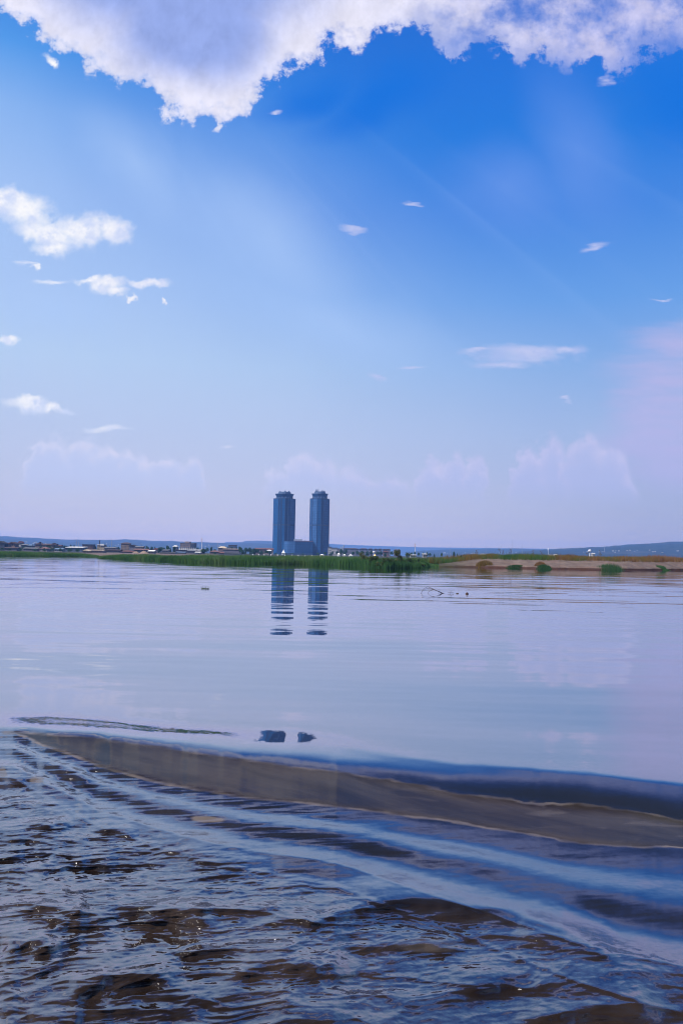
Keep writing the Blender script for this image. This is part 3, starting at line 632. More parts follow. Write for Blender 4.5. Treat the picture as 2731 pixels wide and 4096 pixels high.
tussock(2055, 2273, 70, 9, GREEN, 0.15, 'thin dark green clump at the water edge between two tussocks', off=0.1)
tussock(2655, 2277, 60, 12, GREEN, 0.45, 'yellow green clump at the water edge near the right frame edge', off=0.1)
tussock(1978, 2239, 22, 9, DRY, 0.4, 'little dark weed hanging on the brow of the sand bank', off=9.0, n=120)
tussock(1712, 2262, 60, 16, GREEN, 0.15, 'dark green weeds where the reeds end and the sand begins', off=0.4)

# ------------------------------------------------------------------ shrubs, trees
LEAF = blade_mat('leaf_green', [(0.010, 0.030, 0.016), (0.022, 0.058, 0.024), (0.042, 0.098, 0.034), (0.075, 0.130, 0.045)])
SHRUB = blade_mat('leaf_shrub', [(0.018, 0.040, 0.014), (0.045, 0.080, 0.024), (0.085, 0.100, 0.035), (0.130, 0.105, 0.045)])
BARK = mat('bark', (0.075, 0.055, 0.04), 0.9, 0.3, 4)
def crown_mesh(name, lobes, n, leaf, mt, parent, tone0=0.5):
    """leaf cards through the volume of several lobes (cx,cy,cz,rx,ry,rz)"""
    L_ = np.array(lobes); pick = RNG.choice(len(L_), n, p=(L_[:, 3] * L_[:, 5]) / (L_[:, 3] * L_[:, 5]).sum())
    d = RNG.normal(size=(n, 3)); d /= np.linalg.norm(d, axis=1)[:, None]
    r = RNG.random(n) ** 0.38
    c = L_[pick, :3] + d * r[:, None] * L_[pick, 3:]
    c += 0.25 * leaf * RNG.normal(size=(n, 3))
    u = RNG.normal(size=(n, 3)); u /= np.linalg.norm(u, axis=1)[:, None]
    w = np.cross(u, RNG.normal(size=(n, 3))); w /= np.linalg.norm(w, axis=1)[:, None]
    s_ = leaf * (0.6 + 0.8 * RNG.random(n))[:, None]
    v = np.stack([c - u * s_ * .5, c + w * s_ * .35, c + u * s_ * .5, c - w * s_ * .35], 1).reshape(-1, 3)
    f = [(a, a + 1, a + 2, a + 3) for a in (np.arange(n) * 4).tolist()]
    o = mesh_obj(name, v, f, mt, parent)
    tone = tone0 + 0.22 * (RNG.random(len(L_))[pick] - 0.5) + 0.35 * (RNG.random(n) - 0.5)
    o.data.attributes.new('tone', 'FLOAT', 'POINT').data.foreach_set('value', np.repeat(np.clip(tone, 0, 1), 4).astype(np.float32)); return o
def tree_proto(kind):
    e = empty('broadleaf_tree', (0, -500, 0), 'tree', 'tree')
    if kind == 0:   lob = [(0, 0, .62, .30, .30, .30), (-.24, .05, .55, .24, .22, .22), (.25, -.05, .58, .24, .24, .24), (.05, .1, .82, .20, .2, .17)]
    elif kind == 1: lob = [(0, 0, .60, .42, .35, .22), (-.34, 0, .58, .22, .2, .17), (.36, .05, .55, .24, .2, .16), (.1, 0, .76, .28, .25, .16), (-.15, 0, .72, .22, .2, .14)]
    elif kind == 2: lob = [(0, 0, .45, .26, .26, .34), (.08, 0, .70, .20, .2, .26), (-.12, 0, .60, .20, .2, .26), (0, 0, .86, .10, .1, .13)]
    else:           lob = [(0, 0, .40, .45, .4, .32), (-.3, 0, .32, .3, .3, .28), (.32, 0, .35, .28, .3, .30), (.1, 0, .62, .28, .25, .26)]
    crown_mesh('crown', lob, 900, 0.095, LEAF, e, (0.45, 0.5, 0.4, 0.35)[kind])
    t = MB(); zt = (0.55, 0.52, 0.5, 0.35)[kind]
    t.tube([(0, 0, -0.05), (0.01, 0, .2), (0, 0.01, zt)], [.045, .034, .018])
    for sx in (-1, 1): t.tube([(0.0, 0, .26), (sx * .12, .03, .42), (sx * .24, .05, zt + .02)], [.02, .014, .006])
    t.build('trunk', BARK, e); return e
PROTO = [tree_proto(k) for k in range(4)]; used_p = set()
def tree(px_, w_px, top_px, Y, kind, label, group, zg=None):
    p = P(px_, top_px, Y); zg = 0.75 if zg is None else zg
    H = max(p.z - zg, 1.5); Wd = w_px * Y / FPX
    if kind not in used_p: e = PROTO[kind]; used_p.add(kind)
    else: e = copy_tree(PROTO[kind])
    e.location = (p.x, Y, zg); e.rotation_euler = (0, 0, random.random() * 6.28)
    span = (1.0, 1.3, 0.66, 1.35)[kind]
    e.scale = (Wd / span, Wd / span, H); e['label'] = label; e['group'] = group; return e
def shrub(px_, w_px, top_px, off, label, tone, seed):
    a = ab(px_, top_px)[0]; y = float(shore_y(a)) + off; p = P(px_, top_px, y); zg = 0.1
    H = p.z - zg; R = w_px * y / FPX / 2
    e = empty('waterside_shrub', (a * y, y, zg), label, 'shrub', 'shrubs among the reeds')
    rs = np.random.default_rng(seed); lob = []
    for k in range(12):
        q = rs.random(3); zc = H * (0.12 + 0.74 * q[2] ** 1.2); lim = R * (1.25 - 1.05 * zc / H)
        lob.append(((q[0] - .5) * 2.2 * lim, (q[1] - .5) * lim, zc, R * (.20 + .22 * rs.random()), R * .3, H * (.10 + .12 * rs.random())))
    crown_mesh('foliage', lob, 1300, 0.15, SHRUB, e, tone)
    t = MB()
    for k in range(6): t.tube([(0.1 * k - .25, 0, 0), (lob[k][0] * .6, lob[k][1] * .6, lob[k][2] * .6), (lob[k][0] * 1.05, lob[k][1], min(lob[k][2] + .5, H))], [.035, .022, .008], 5)
    t.build('stem', BARK, e); return e
shrub(1452, 46, 2201, 3.0, 'tallest thin shrub on the reeds, left of the amber beacon', .60, 1)
shrub(1492, 60, 2218, 1.5, 'low bushy shrub in the reeds below the amber beacon', .45, 2)
shrub(1545, 70, 2222, 1.0, 'wide dull green shrub leaning over the water, right of the beacon', .42, 3)
shrub(1588, 44, 2199, 3.0, 'tall brownish shrub in the reeds, left of a wider dense one', .74, 4)
shrub(1625, 58, 2202, 2.5, 'dense dark shrub, highest at the right end of the reeds', .38, 5)
shrub(1672, 50, 2232, 1.5, 'dark rounded shrub just before the sand bank begins', .30, 6)
shrub(1115, 46, 2233, 2.0, 'dark low bush in the reeds left of the twin towers', .22, 7)
shrub(1838, 30, 2219, 9.5, 'small green bush on the crest where the sand bank starts', .5, 8)
def weed(px_, top_px, off, label, seed):
    a = ab(px_, top_px)[0]; y = float(shore_y(a)) + off; p = P(px_, top_px, y); zg = ground_z(a * y, y); H = p.z - zg
    rs = np.random.default_rng(seed); t = MB(); t.tube([(0, 0, -.05), (.03, 0, H * .5), (.02 + .1 * (rs.random() - .5), 0, H)], [.022, .016, .006], 5)
    for k in range(9):
        z = H * (.35 + .6 * rs.random()); th = rs.random() * 6.28; l = .12 + .25 * rs.random()
        t.tube([(.02, 0, z), (.02 + l * math.cos(th), l * math.sin(th), z + l * .9)], [.012, .004], 4)
        c = Vector((.02 + l * math.cos(th), l * math.sin(th), z + l * .9)); s_ = .06 + .05 * rs.random()
        t.add([c + Vector((-s_, 0, -s_)), c + Vector((s_, .02, 0)), c + Vector((0, 0, s_ * 1.6))], [(0, 1, 2)])
    o = t.build('weed_stalk', mat('weed_brown', (0.10, 0.075, 0.04), .9, .3, 6)); o.location = (a * y, y, zg)
    return tag(o, label, 'weed', 'tall weeds on the sand bank crest')
weed(1907, 2203, 10, 'lone tall weed stalk left on the sand bank crest', 1)
weed(1998, 2194, 10, 'tallest weed stalk of the crest, behind the brown tussock', 2)
weed(2012, 2206, 11, 'branching weed right beside the tallest stalk', 3)
weed(2040, 2198, 10, 'thin straight weed stalk standing alone on the crest', 4)
weed(2130, 2204, 10, 'pair-topped weed over the greenest part of the crest', 5)
weed(2165, 2207, 11, 'short weed stalk right of the pair-topped weed', 6)
weed(2350, 2210, 12, 'weed stalk standing near the white water tower', 7)
weed(2400, 2206, 12, 'weed stalk right of the white water tower', 8)

# ------------------------------------------------------------------ twin towers
def glass(name, col, col2, w, hgt, rough=0.16):
    """curtain wall: panes between thin mullions, in object space, slightly uneven"""
    m, g, out = new_mat(name); b = g.node('ShaderNodeBsdfPrincipled')
    tc = g.node('ShaderNodeTexCoord').outputs['UV']; u, v_, _ = g.xyz(tc)
    fu = g.m('FRACT', g.m('DIVIDE', u, w)); fv = g.m('FRACT', g.m('DIVIDE', v_, hgt))
    mull = g.m('MAXIMUM', g.m('LESS_THAN', fu, 0.16), g.m('MULTIPLY', g.m('LESS_THAN', fv, 0.26), 0.8))
    cell = g.node('ShaderNodeTexWhiteNoise', noise_dimensions='2D'); g.put(cell.inputs['Vector'], g.vec(g.m('FLOOR', g.m('DIVIDE', u, w)), g.m('FLOOR', g.m('DIVIDE', v_, hgt)), 0.0))
    c = g.v('SCALE', (*col,), scale=g.lin(cell.outputs['Value'], 0, 1, 0.78, 1.22))
    g.put(b.inputs['Base Color'], g.mix(mull, c, (*col2, 1)))
    b.inputs['Roughness'].default_value = rough; b.inputs['Metallic'].default_value = 0.0; b.inputs['Specular IOR Level'].default_value = 0.18
    g.l.new(b.outputs[0], out.inputs[0]); return m
GL_BLUE = glass('glass_blue', (0.0, 0.046, 0.15), (0.001, 0.030, 0.10), 1.5, 3.6)  # facet glasses differ in tone: unequal sky reflections are painted into their colours
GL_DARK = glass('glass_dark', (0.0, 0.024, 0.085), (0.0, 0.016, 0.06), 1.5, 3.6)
GL_PALE = glass('cladding_reflection_pale', (0.028, 0.078, 0.20), (0.010, 0.050, 0.14), 2.6, 3.6, 0.45)  # ribbed cladding; on the left tower's end facet a painted-in light reflection
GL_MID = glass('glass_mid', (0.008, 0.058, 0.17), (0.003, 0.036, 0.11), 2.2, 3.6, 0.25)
FINM = mat('tower_fin', (0.004, 0.022, 0.07), 0.5, 0.1, 0.2)
BELT = mat('tower_belt', (0.004, 0.018, 0.055), 0.6, 0.1, 0.2)
CONC = mat('tower_concrete', (0.11, 0.15, 0.22), 0.8, 0.15, 0.3)
CROWN = mat('tower_crown', (0.006, 0.045, 0.14), 0.4, 0.15, 0.3)
DRUM = mat('tower_drum', (0.05, 0.085, 0.16), 0.7, 0.2, 0.4)
def wall_uv(p0, p1, z0, z1, name, mt, parent, off=0.0):
    d = Vector((p1[0] - p0[0], p1[1] - p0[1], 0)); L_ = d.length; nrm = Vector((d.y, -d.x, 0)).normalized() * off
    me = bpy.data.meshes.new(name)
    a = Vector((*p0, 0)) + nrm; b_ = Vector((*p1, 0)) + nrm; t = nrm.normalized() * -0.3 if off else Vector((0, 0, 0))
    me.from_pydata([(a.x, a.y, z0), (b_.x, b_.y, z0), (b_.x, b_.y, z1), (a.x, a.y, z1)], [], [(0, 1, 2, 3)])
    uv = me.uv_layers.new(name='UVMap'); q = [(0, z0), (L_, z0), (L_, z1), (0, z1)]
    for i in range(4): uv.data[i].uv = q[i]
    me.materials.append(mt); o = bpy.data.objects.new(name, me); C.objects.link(o); o.parent = parent; return o
def tower(px0, px1, base_py, top_body, top_crown, Y, label, yaw, plan, mats, fins, mast):
    pc = (px0 + px1) / 2; p = P(pc, top_body, Y); zb = 0.8
    e = empty('office_tower', (p.x, Y, zb), label, 'tower', 'pair of glass towers')
    k = Y / FPX; Wd = (px1 - px0) * k; H = p.z - zb; Hc = (top_body - top_crown) * k; R = Wd / 2 * 1.02
    front = [((fx - .5) * Wd, (fy - .5) * Wd) for fx, fy in plan]                # the side towards the river, left to right
    back = [(-x, -y) for x, y in front][1:-1] if abs(plan[0][1] - .5) < .02 else [(-x, -y) for x, y in front]
    poly = front + back; n = len(poly); hb_ = 0.53 * H
    for i in range(n):
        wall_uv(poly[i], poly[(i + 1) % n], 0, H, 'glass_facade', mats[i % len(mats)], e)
    for i, q in enumerate(front):
        t_ = fins[i]
        if t_: MB().box(q[0] - t_, q[0] + t_, q[1] - .5, q[1] + .5, 0, H + .6).build('vertical_fin', FINM, e)
    s_ = 1.008; MB().prism([(x * s_, y * s_) for x, y in poly], hb_ - 1.0, hb_ + 1.1).build('plant_floor_belt', BELT, e)
    s_ = 1.006; MB().prism([(x * s_, y * s_) for x, y in poly], H - .1, H + .9).build('parapet', FINM, e)
    # crown: pale set-back columns, a flaring dark ring, a roof drum
    n8 = 16; oct_ = lambda r: [(r * math.cos(2 * math.pi * (j + .5) / n8), r * math.sin(2 * math.pi * (j + .5) / n8)) for j in range(n8)]
    z1, z2, z3 = H + .9, H + Hc * .30, H + Hc * .66
    MB().prism(oct_(R * .70), z1, z2 + .2).build('setback_wall', CROWN, e)
    for x, y in oct_(R * .735): MB().box(x - .55, x + .55, y - .55, y + .55, z1, z2 + .1).build('column', CONC, e)
    MB().prism(oct_(R * .73), z2, z3, oct_(R * .84)).build('flared_ring', CROWN, e)
    MB().prism(oct_(R * .85), z3, z3 + .8).build('ring_edge', DRUM, e)
    dr = MB(); dr.prism(oct_(R * .57), z3 + .8, H + Hc * .97); dr.prism(oct_(R * .50), H + Hc * .97, H + Hc * 1.0); dr.build('roof_drum', DRUM, e)
    for j in range(7):
        t = j * 2.4 + yaw; x, y = R * .44 * math.cos(t), R * .44 * math.sin(t); MB().box(x - 1.1, x + 1.1, y - 1, y + 1, H + Hc, H + Hc + .6 + (j % 3) * .5).build('roof_unit', DRUM, e)
    if mast:
        a = MB(); x = -R * .30
        a.box(x - 1.6, x + 1.6, -1.5, 1.5, H + Hc, H + Hc + 1.6)
        for dx in (-2.0, -.7, .8, 2.2): a.tube([(x + dx, 0, H + Hc + 1.4), (x + dx, 0, H + Hc + 4.0)], [.35, .25], 5)
        a.box(x - 2.4, x + 2.4, -.4, .4, H + Hc + 2.2, H + Hc + 2.7); a.build('antenna_rack', CONC, e)
    return e
TY = 1200.0
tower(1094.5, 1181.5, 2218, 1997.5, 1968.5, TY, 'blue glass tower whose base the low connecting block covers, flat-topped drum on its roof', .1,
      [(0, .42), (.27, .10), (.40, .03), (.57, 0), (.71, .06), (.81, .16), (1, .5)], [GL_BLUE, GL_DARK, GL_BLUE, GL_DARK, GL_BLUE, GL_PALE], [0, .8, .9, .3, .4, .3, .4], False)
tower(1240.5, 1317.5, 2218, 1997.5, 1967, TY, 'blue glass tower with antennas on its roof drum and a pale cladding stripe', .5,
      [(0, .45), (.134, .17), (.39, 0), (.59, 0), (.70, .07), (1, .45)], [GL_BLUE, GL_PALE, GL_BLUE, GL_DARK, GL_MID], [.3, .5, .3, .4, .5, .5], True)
# the low block joining them
p0_, p1_ = P(1134, 2164.5, TY - 24), P(1252, 2166.5, TY - 24)
e = empty('podium_block', ((p0_.x + p1_.x) / 2, TY - 24, 0.8), 'low blue glass block joining the two towers at their foot', 'building')
hw = (p1_.x - p0_.x) / 2; Hp = p1_.z - 0.8
arc = [(-hw + 9 - 9 * math.sin(t), 9 - 9 * math.cos(t)) for t in np.linspace(math.pi * .55, 0, 7)]
fr_ = arc + [(-hw + 17, 0), (hw, 0)]
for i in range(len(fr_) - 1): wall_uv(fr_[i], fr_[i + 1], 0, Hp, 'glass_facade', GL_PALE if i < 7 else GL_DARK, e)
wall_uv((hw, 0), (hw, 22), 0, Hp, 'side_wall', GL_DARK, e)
MB().prism(fr_ + [(hw, 22), (-hw + 2, 22)], Hp - .2, Hp + .3).build('roof', BELT, e)
MB().box(-hw + 17, hw + .1, -.25, .1, Hp, Hp + .9).build('parapet', mat('podium_trim', (0.10, 0.05, 0.06), .7, .2, 1), e)
a = MB(); a.box(-hw + 15, -hw + 27, 4, 12, Hp + .3, Hp + 3.4); a.tube([(-hw + 31, 6, Hp), (-hw + 31, 6, Hp + 3)], [.3, .2]); a.box(-hw + 29, -hw + 34, 5, 8, Hp + .3, Hp + 1.5)
a.build('roof_plant', mat('roof_plant_pale', (0.22, 0.25, 0.34), .8, .2, .5), e)
MB().box(-hw + 4, hw, -.4, .1, 0, 2.6).build('ground_floor_band', BELT, e)

# ------------------------------------------------------------------ the town
ROOFS = dict(red=(0.17, 0.060, 0.048), brown=(0.085, 0.050, 0.045), dark=(0.030, 0.028, 0.036), grey=(0.16, 0.165, 0.19), white=(0.62, 0.62, 0.64), tan=(0.33, 0.25, 0.20), cream=(0.52, 0.42, 0.30), blue=(0.14, 0.22, 0.36), pink=(0.24, 0.12, 0.11))
WALLS = dict(pink=(0.22, 0.15, 0.15), tan=(0.27, 0.20, 0.16), grey=(0.14, 0.145, 0.17), white=(0.48, 0.47, 0.48), pale=(0.34, 0.30, 0.29), dark=(0.045, 0.05, 0.07), brick=(0.12, 0.065, 0.055), blue=(0.10, 0.14, 0.22), lilac=(0.19, 0.18, 0.23), cream=(0.38, 0.31, 0.21))
rm = lambda k: mat('roof_' + k, tuple(c * (0.72 if k in ('white', 'cream') else 0.55) for c in ROOFS[k]), 0.8, 0.3, 0.35)
wm = lambda k: mat('wall_' + k, tuple(c * 0.58 for c in WALLS[k]), 0.9, 0.22, 0.3)
WIN = mat('window_dark', (0.025, 0.03, 0.045), 0.3, 0.3, 0.5)
DOOR = mat('door_dark', (0.04, 0.03, 0.03), 0.6, 0.3, 0.5)
win_cache = {}
def window(parent, x, z, w, hgt, name='window'):
    key = (round(w, 2), round(hgt, 2))
    if key not in win_cache:
        o = MB().box(-w / 2, w / 2, -.06, .10, -hgt / 2, hgt / 2).build(name, WIN, parent); win_cache[key] = o.data
    else: o = bpy.data.objects.new(name, win_cache[key]); C.objects.link(o); o.parent = parent
    o.location = (x, -.02, z); return o
def house(x0, x1, ridge, eave, Y, wall, roof, label, form='gable', win=None, depth=None, name='house', zg=0.75, cat='house', group='houses of the river town', extra=None):
    pc = (x0 + x1) / 2; k = Y / FPX; p = P(pc, eave, Y); w = (x1 - x0) * k; He = p.z - zg; Hr = (eave - ridge) * k
    d = depth or min(max(w * .7, 7), 16)
    e = empty(name, (p.x, Y, zg), label, cat, group)
    MB().box(-w / 2, w / 2, 0, d, -.4, He).build('wall', wm(wall), e)
    r = MB(); o_ = .5
    if form == 'gable': r.gable(-w / 2 - o_, w / 2 + o_, -o_, d + o_, He, He + Hr, 'x')
    elif form == 'front': r.gable(-w / 2 - o_, w / 2 + o_, -o_, d + o_, He, He + Hr, 'y')
    elif form == 'hip': r.hip(-w / 2 - o_, w / 2 + o_, -o_, d + o_, He, He + Hr)
    elif form == 'shed':
        r.add([(-w / 2 - o_, -o_, He), (w / 2 + o_, -o_, He), (w / 2 + o_, d + o_, He + Hr), (-w / 2 - o_, d + o_, He + Hr), (-w / 2 - o_, -o_, He - .3), (w / 2 + o_, -o_, He - .3), (w / 2 + o_, d + o_, He - .3), (-w / 2 - o_, d + o_, He - .3)],
              [(0, 1, 2, 3), (4, 7, 6, 5), (0, 4, 5, 1), (1, 5, 6, 2), (2, 6, 7, 3), (3, 7, 4, 0)])
    else: r.box(-w / 2 - .3, w / 2 + .3, -.3, d + .3, He, He + max(Hr, .5))
    r.build('roof', rm(roof), e)
    if win:
        nx, nz, fr = win
        for j in range(nz):
            for i in range(nx):
                window(e, -w / 2 + w * (i + .5) / nx, He * (j + .55) / nz, w / nx * fr, He / nz * .45)
    if extra: extra(e, w, d, He, Hr)
    return e
def x_block(e, w, d, He, Hr):                                   # the big pale block: recess and stair stripes
    MB().box(-w * .18, -w * .06, -.4, .2, 0, He * .45).build('entrance_recess', wm('dark'), e)
    for q in (.26, .36, .45): MB().box(w * q - .5, w * q + .5, -.35, .05, 0, He).build('stair_strip', wm('dark'), e)
    MB().box(-w * .2, w * .12, 3, d - 3, He + .4, He + 2.2).build('roof_house', wm('tan'), e)
def x_saw(e, w, d, He, Hr):
    for i in range(9):
        x = -w / 2 + 3 + w * .62 * i / 8; MB().gable(x - .5, x + .85, -.7, 2.8, He - .2, He + 1.9, 'y').build('roof_light', rm('white'), e)
    MB().box(w * .18, w / 2, -1.0, -.6, He - .6, He + .5).build('fascia', rm('white'), e)
def x_stack(e, w, d, He, Hr):
    MB().lathe([(.5, 0), (.4, He + 3.8), (.5, He + 3.9), (.5, He + 4.3)], 10, -w * .32, 3).build('chimney', wm('dark'), e)
    MB().box(-w * .05, w * .5, -.6, .1, He - .5, He + 1.0).build('fascia', rm('white'), e)
def x_dorm(e, w, d, He, Hr):
    MB().gable(w * .05, w * .32, -1, d * .5, He + .2, He + Hr + .8, 'y').build('dormer', rm('brown'), e)
def x_gab(e, w, d, He, Hr):
    MB().gable(w * .22, w * .52, -1.2, d * .6, He - .1, He + Hr + .7, 'y').build('cross_gable', rm('brown'), e)
H_ = house
# --- left edge to the chimney
H_(-22, 19, 2163.5, 2173, 600, 'dark', 'dark', 'dark gabled house cut by the left frame edge', 'front', (4, 2, .4))
H_(19, 33, 2170.5, 2175, 610, 'pink', 'red', 'narrow pink house with red roof between the dark gable and the pink villa', 'gable', (2, 2, .45))
H_(34, 62, 2167, 2174, 620, 'pink', 'brown', 'two-storey pink villa with a pointed brown gable', 'front', (4, 2, .4))
H_(73, 85, 2164.5, 2172, 660, 'white', 'red', 'slim white tower house with a steep red roof', 'front', (2, 3, .4))
H_(87, 108, 2176, 2180, 640, 'grey', 'grey', 'low grey house right of the slim white tower house', 'gable', (3, 1, .4))
H_(108, 128, 2177.5, 2182, 640, 'lilac', 'blue', 'low blue-roofed house left of the dormer villa', 'hip', (3, 1, .4))
H_(139, 169, 2171.5, 2177, 650, 'pink', 'brown', 'brown hipped villa with a dormer gable on its roof', 'hip', (5, 2, .4), extra=x_dorm)
H_(171, 222, 2174.5, 2179.5, 640, 'tan', 'brown', 'long brown-roofed house with a cross gable at its end', 'gable', (8, 2, .4), extra=x_gab)
H_(232, 242, 2180, 2183, 650, 'pale', 'red', 'tiny red-roofed hut right of the long cross-gabled house', 'gable', (2, 1, .4))
H_(265, 330, 2186.2, 2189.5, 600, 'blue', 'white', 'long shed with a bright white roof strip', 'shed', (9, 1, .35), depth=12, name='shed', cat='shed')
H_(331, 372, 2177.5, 2179.5, 700, 'brick', 'dark', 'dark flat-roofed brick block right of the long white-roofed shed', 'flat', (6, 2, .4))
H_(390, 418, 2178, 2180, 720, 'cream', 'white', 'cream works building with a white roof edge and a tall stack', 'flat', (4, 2, .4), name='works_building', cat='factory', extra=x_stack)
H_(20, 70, 2188, 2192, 560, 'grey', 'brown', 'low brown-roofed row in front of the pink villa', 'gable', (7, 1, .4))
H_(95, 150, 2190, 2194, 560, 'lilac', 'grey', 'low grey-roofed row in front of the blue-roofed house', 'gable', (7, 1, .4))
H_(160, 190, 2189, 2194, 560, 'pale', 'pink', 'low pink-roofed house in front of the long cross-gabled house', 'hip', (4, 1, .4))
H_(220, 250, 2192, 2197, 550, 'white', 'blue', 'white-walled blue-roofed house below the tiny red-roofed hut', 'gable', (4, 1, .4))
H_(340, 413, 2198.5, 2202, 480, 'pale', 'tan', 'long low shed with a tan roof on the beach', 'gable', (9, 1, .35), name='shed', cat='shed', zg=.55)
H_(334, 350, 2197.5, 2204, 472, 'tan', 'cream', 'small cream gabled hut at the end of the tan-roofed shed', 'front', (1, 1, .4), zg=.55)
H_(420, 462, 2188, 2192, 620, 'lilac', 'grey', 'grey-roofed house left of the tall tan block', 'gable', (5, 1, .4))
H_(430, 480, 2198, 2201, 540, 'grey', 'brown', 'low brown-roofed row below the tall tan block', 'gable', (6, 1, .4))
# --- tall block to the white-roofed house
H_(485, 518, 2169.5, 2174.5, 690, 'tan', 'brown', 'tall tan apartment block with a low rounded brown roof', 'hip', (6, 5, .45), name='apartment_block', cat='apartments')
H_(519, 541, 2178.5, 2184, 680, 'lilac', 'dark', 'house with a pointed dark gable beside the tall tan block', 'front', (3, 2, .4))
H_(542, 572, 2184, 2188, 660, 'pale', 'grey', 'pale house with grey roof right of the pointed dark gable', 'gable', (4, 2, .4))
H_(488, 536, 2202.5, 2206.5, 520, 'pink', 'red', 'long red-roofed hall in front of the tall tan block', 'hip', (6, 1, .4))
H_(538, 592, 2195, 2199, 560, 'grey', 'pink', 'long pink-roofed house above the earth heaps', 'gable', (7, 1, .4))
H_(594, 615, 2200.5, 2205, 480, 'pale', 'white', 'small hut with a white roof beside the earth heaps', 'gable', (2, 1, .4), zg=.55)
H_(614, 631, 2192, 2199, 560, 'pale', 'red', 'pale hut with a red roof left of the dark round tree', 'front', (2, 2, .4))
H_(650, 671, 2198, 2201, 560, 'lilac', 'grey', 'grey-roofed shed right of the dark round tree', 'shed', (3, 1, .4), name='shed', cat='shed')
H_(692, 708, 2181.5, 2186, 760, 'grey', 'white', 'house with a domed white roof left of the big pale block', 'hip', (2, 2, .4))
H_(640, 700, 2209, 2211, 520, 'blue', 'grey', 'low grey wall of stalls on the beach road', 'flat', (8, 1, .4), name='market_row', cat='stalls', zg=.6)
# --- the big block and the saw-tooth warehouse
H_(721, 777, 2171.5, 2173, 1000, 'tan', 'tan', 'big pale office block with rows of windows and dark stair strips', 'flat', (10, 6, .55), depth=18, name='office_block', cat='office building', extra=x_block)
H_(705, 806, 2195, 2199, 700, 'brick', 'dark', 'long dark warehouse with a row of white roof lights', 'shed', (12, 1, .3), depth=20, name='warehouse', cat='warehouse', extra=x_saw)
H_(750, 781, 2200.5, 2204, 620, 'lilac', 'grey', 'lilac-grey house in front of the saw-tooth warehouse', 'gable', (4, 2, .35))
H_(700, 738, 2206.5, 2209, 540, 'pale', 'blue', 'long low shed with a pale blue roof', 'shed', (5, 1, .4), name='shed', cat='shed')
H_(782, 800, 2207, 2210, 540, 'white', 'white', 'little white hut right of the lilac-grey house', 'gable', (2, 1, .4))
# --- mast to the towers
H_(840, 876, 2202, 2206.5, 600, 'pink', 'pink', 'pink-roofed house left of the cream hipped villa', 'hip', (5, 1, .4))
H_(874, 904, 2185.5, 2191, 700, 'pink', 'cream', 'tall villa with a cream hipped roof', 'hip', (4, 2, .4))
H_(874, 897, 2208, 2212, 540, 'pale', 'red', 'bright red-roofed hut below the cream hipped villa', 'hip', (3, 1, .4))
H_(915, 944, 2180, 2182, 760, 'blue', 'brown', 'flat blue-grey house with a brown roof edge', 'flat', (4, 2, .45))
H_(892, 956, 2194.5, 2197.5, 650, 'lilac', 'tan', 'long lilac-grey hall right of the cream hipped villa', 'gable', (9, 2, .35), name='hall', cat='hall')
H_(900, 960, 2213, 2214, 520, 'white', 'grey', 'low white wall-like building behind the reeds', 'flat', (9, 1, .3), zg=.6)
H_(1020, 1060, 2192.5, 2196.5, 800, 'pink', 'red', 'red-roofed row left of the towers', 'gable', (6, 1, .4))
H_(1058, 1092, 2193, 2198, 840, 'pale', 'red', 'red-roofed house touching the left tower', 'gable', (5, 1, .4))
H_(1068, 1084, 2199, 2203, 700, 'pale', 'white', 'white-roofed hut in front of the red-roofed house by the left tower', 'hip', (2, 1, .4))
# --- right of the towers
H_(1312, 1326, 2187, 2189, 900, 'white', 'brown', 'taller white hotel wing touching the right tower', 'flat', (3, 4, .4), name='hotel', cat='hotel')
H_(1326, 1349, 2191, 2192.5, 900, 'white', 'brown', 'white hotel wing with a brown roof line, next to the taller wing', 'flat', (5, 3, .4), name='hotel', cat='hotel')
H_(1349, 1362, 2194, 2195.5, 900, 'pale', 'grey', 'lowest pale hotel wing with a grey roof', 'flat', (3, 3, .4), name='hotel', cat='hotel')
for x0, x1, t, lab in [(1368, 1436, 2192, 'longest brown-roofed apartment row right of the hotel'), (1438, 1471, 2193, 'brown-roofed apartment row following the longest one'), (1473, 1492, 2193.5, 'short apartment row above the white water tower'),
                       (1496, 1510, 2194, 'first small apartment house right of the water tower'), (1513, 1528, 2194, 'second small apartment house right of the water tower'), (1532, 1546, 2195, 'third small apartment house, above the red roof'), (1547, 1561, 2195, 'fourth small apartment house, right of the one above the red roof'), (1576, 1601, 2197, 'last apartment house, behind the tall brownish shrub')]:
    H_(x0, x1, t, t + 2.6, 1000, 'lilac', 'brown', lab, 'hip', (max(2, int((x1 - x0) / 5)), 3, .45), depth=12, name='apartment_row', cat='apartments', group='apartment rows right of the towers')
H_(1533, 1554, 2204, 2207, 700, 'pink', 'red', 'red-roofed house below the small apartment houses', 'hip', (3, 1, .4))
H_(1642, 1664, 2218.6, 2220.4, 520, 'white', 'white', 'long white-roofed shed at the foot of the tall pale mast', 'gable', (4, 1, .3), name='shed', cat='shed')
H_(1692, 1705, 2214.5, 2217, 600, 'pale', 'white', 'white-roofed hut between trees right of the tall pale mast', 'gable', (2, 1, .4))
H_(2096, 2106, 2216, 2220, 420, 'brick', 'pink', 'little brick hut over the sand bank crest', 'hip', (2, 1, .4))
for x0, x1, t, Y, lab in [(2202, 2216, 2219, 700, 'wide white roof just above the sand bank crest'), (2220, 2229, 2217, 720, 'small white roof with a higher gable, right of the wide one'), (2252, 2266, 2222, 650, 'white roof half hidden by the dry grass'), (1925, 1938, 2215, 800, 'white house behind the tall weeds'), (2370, 2378, 2212, 800, 'white hut right of the white water tower')]:
    H_(x0, x1, t, t + 2.5, Y, 'white', 'white', lab, 'gable', (2, 1, .4), group='white roofs behind the sand bank')
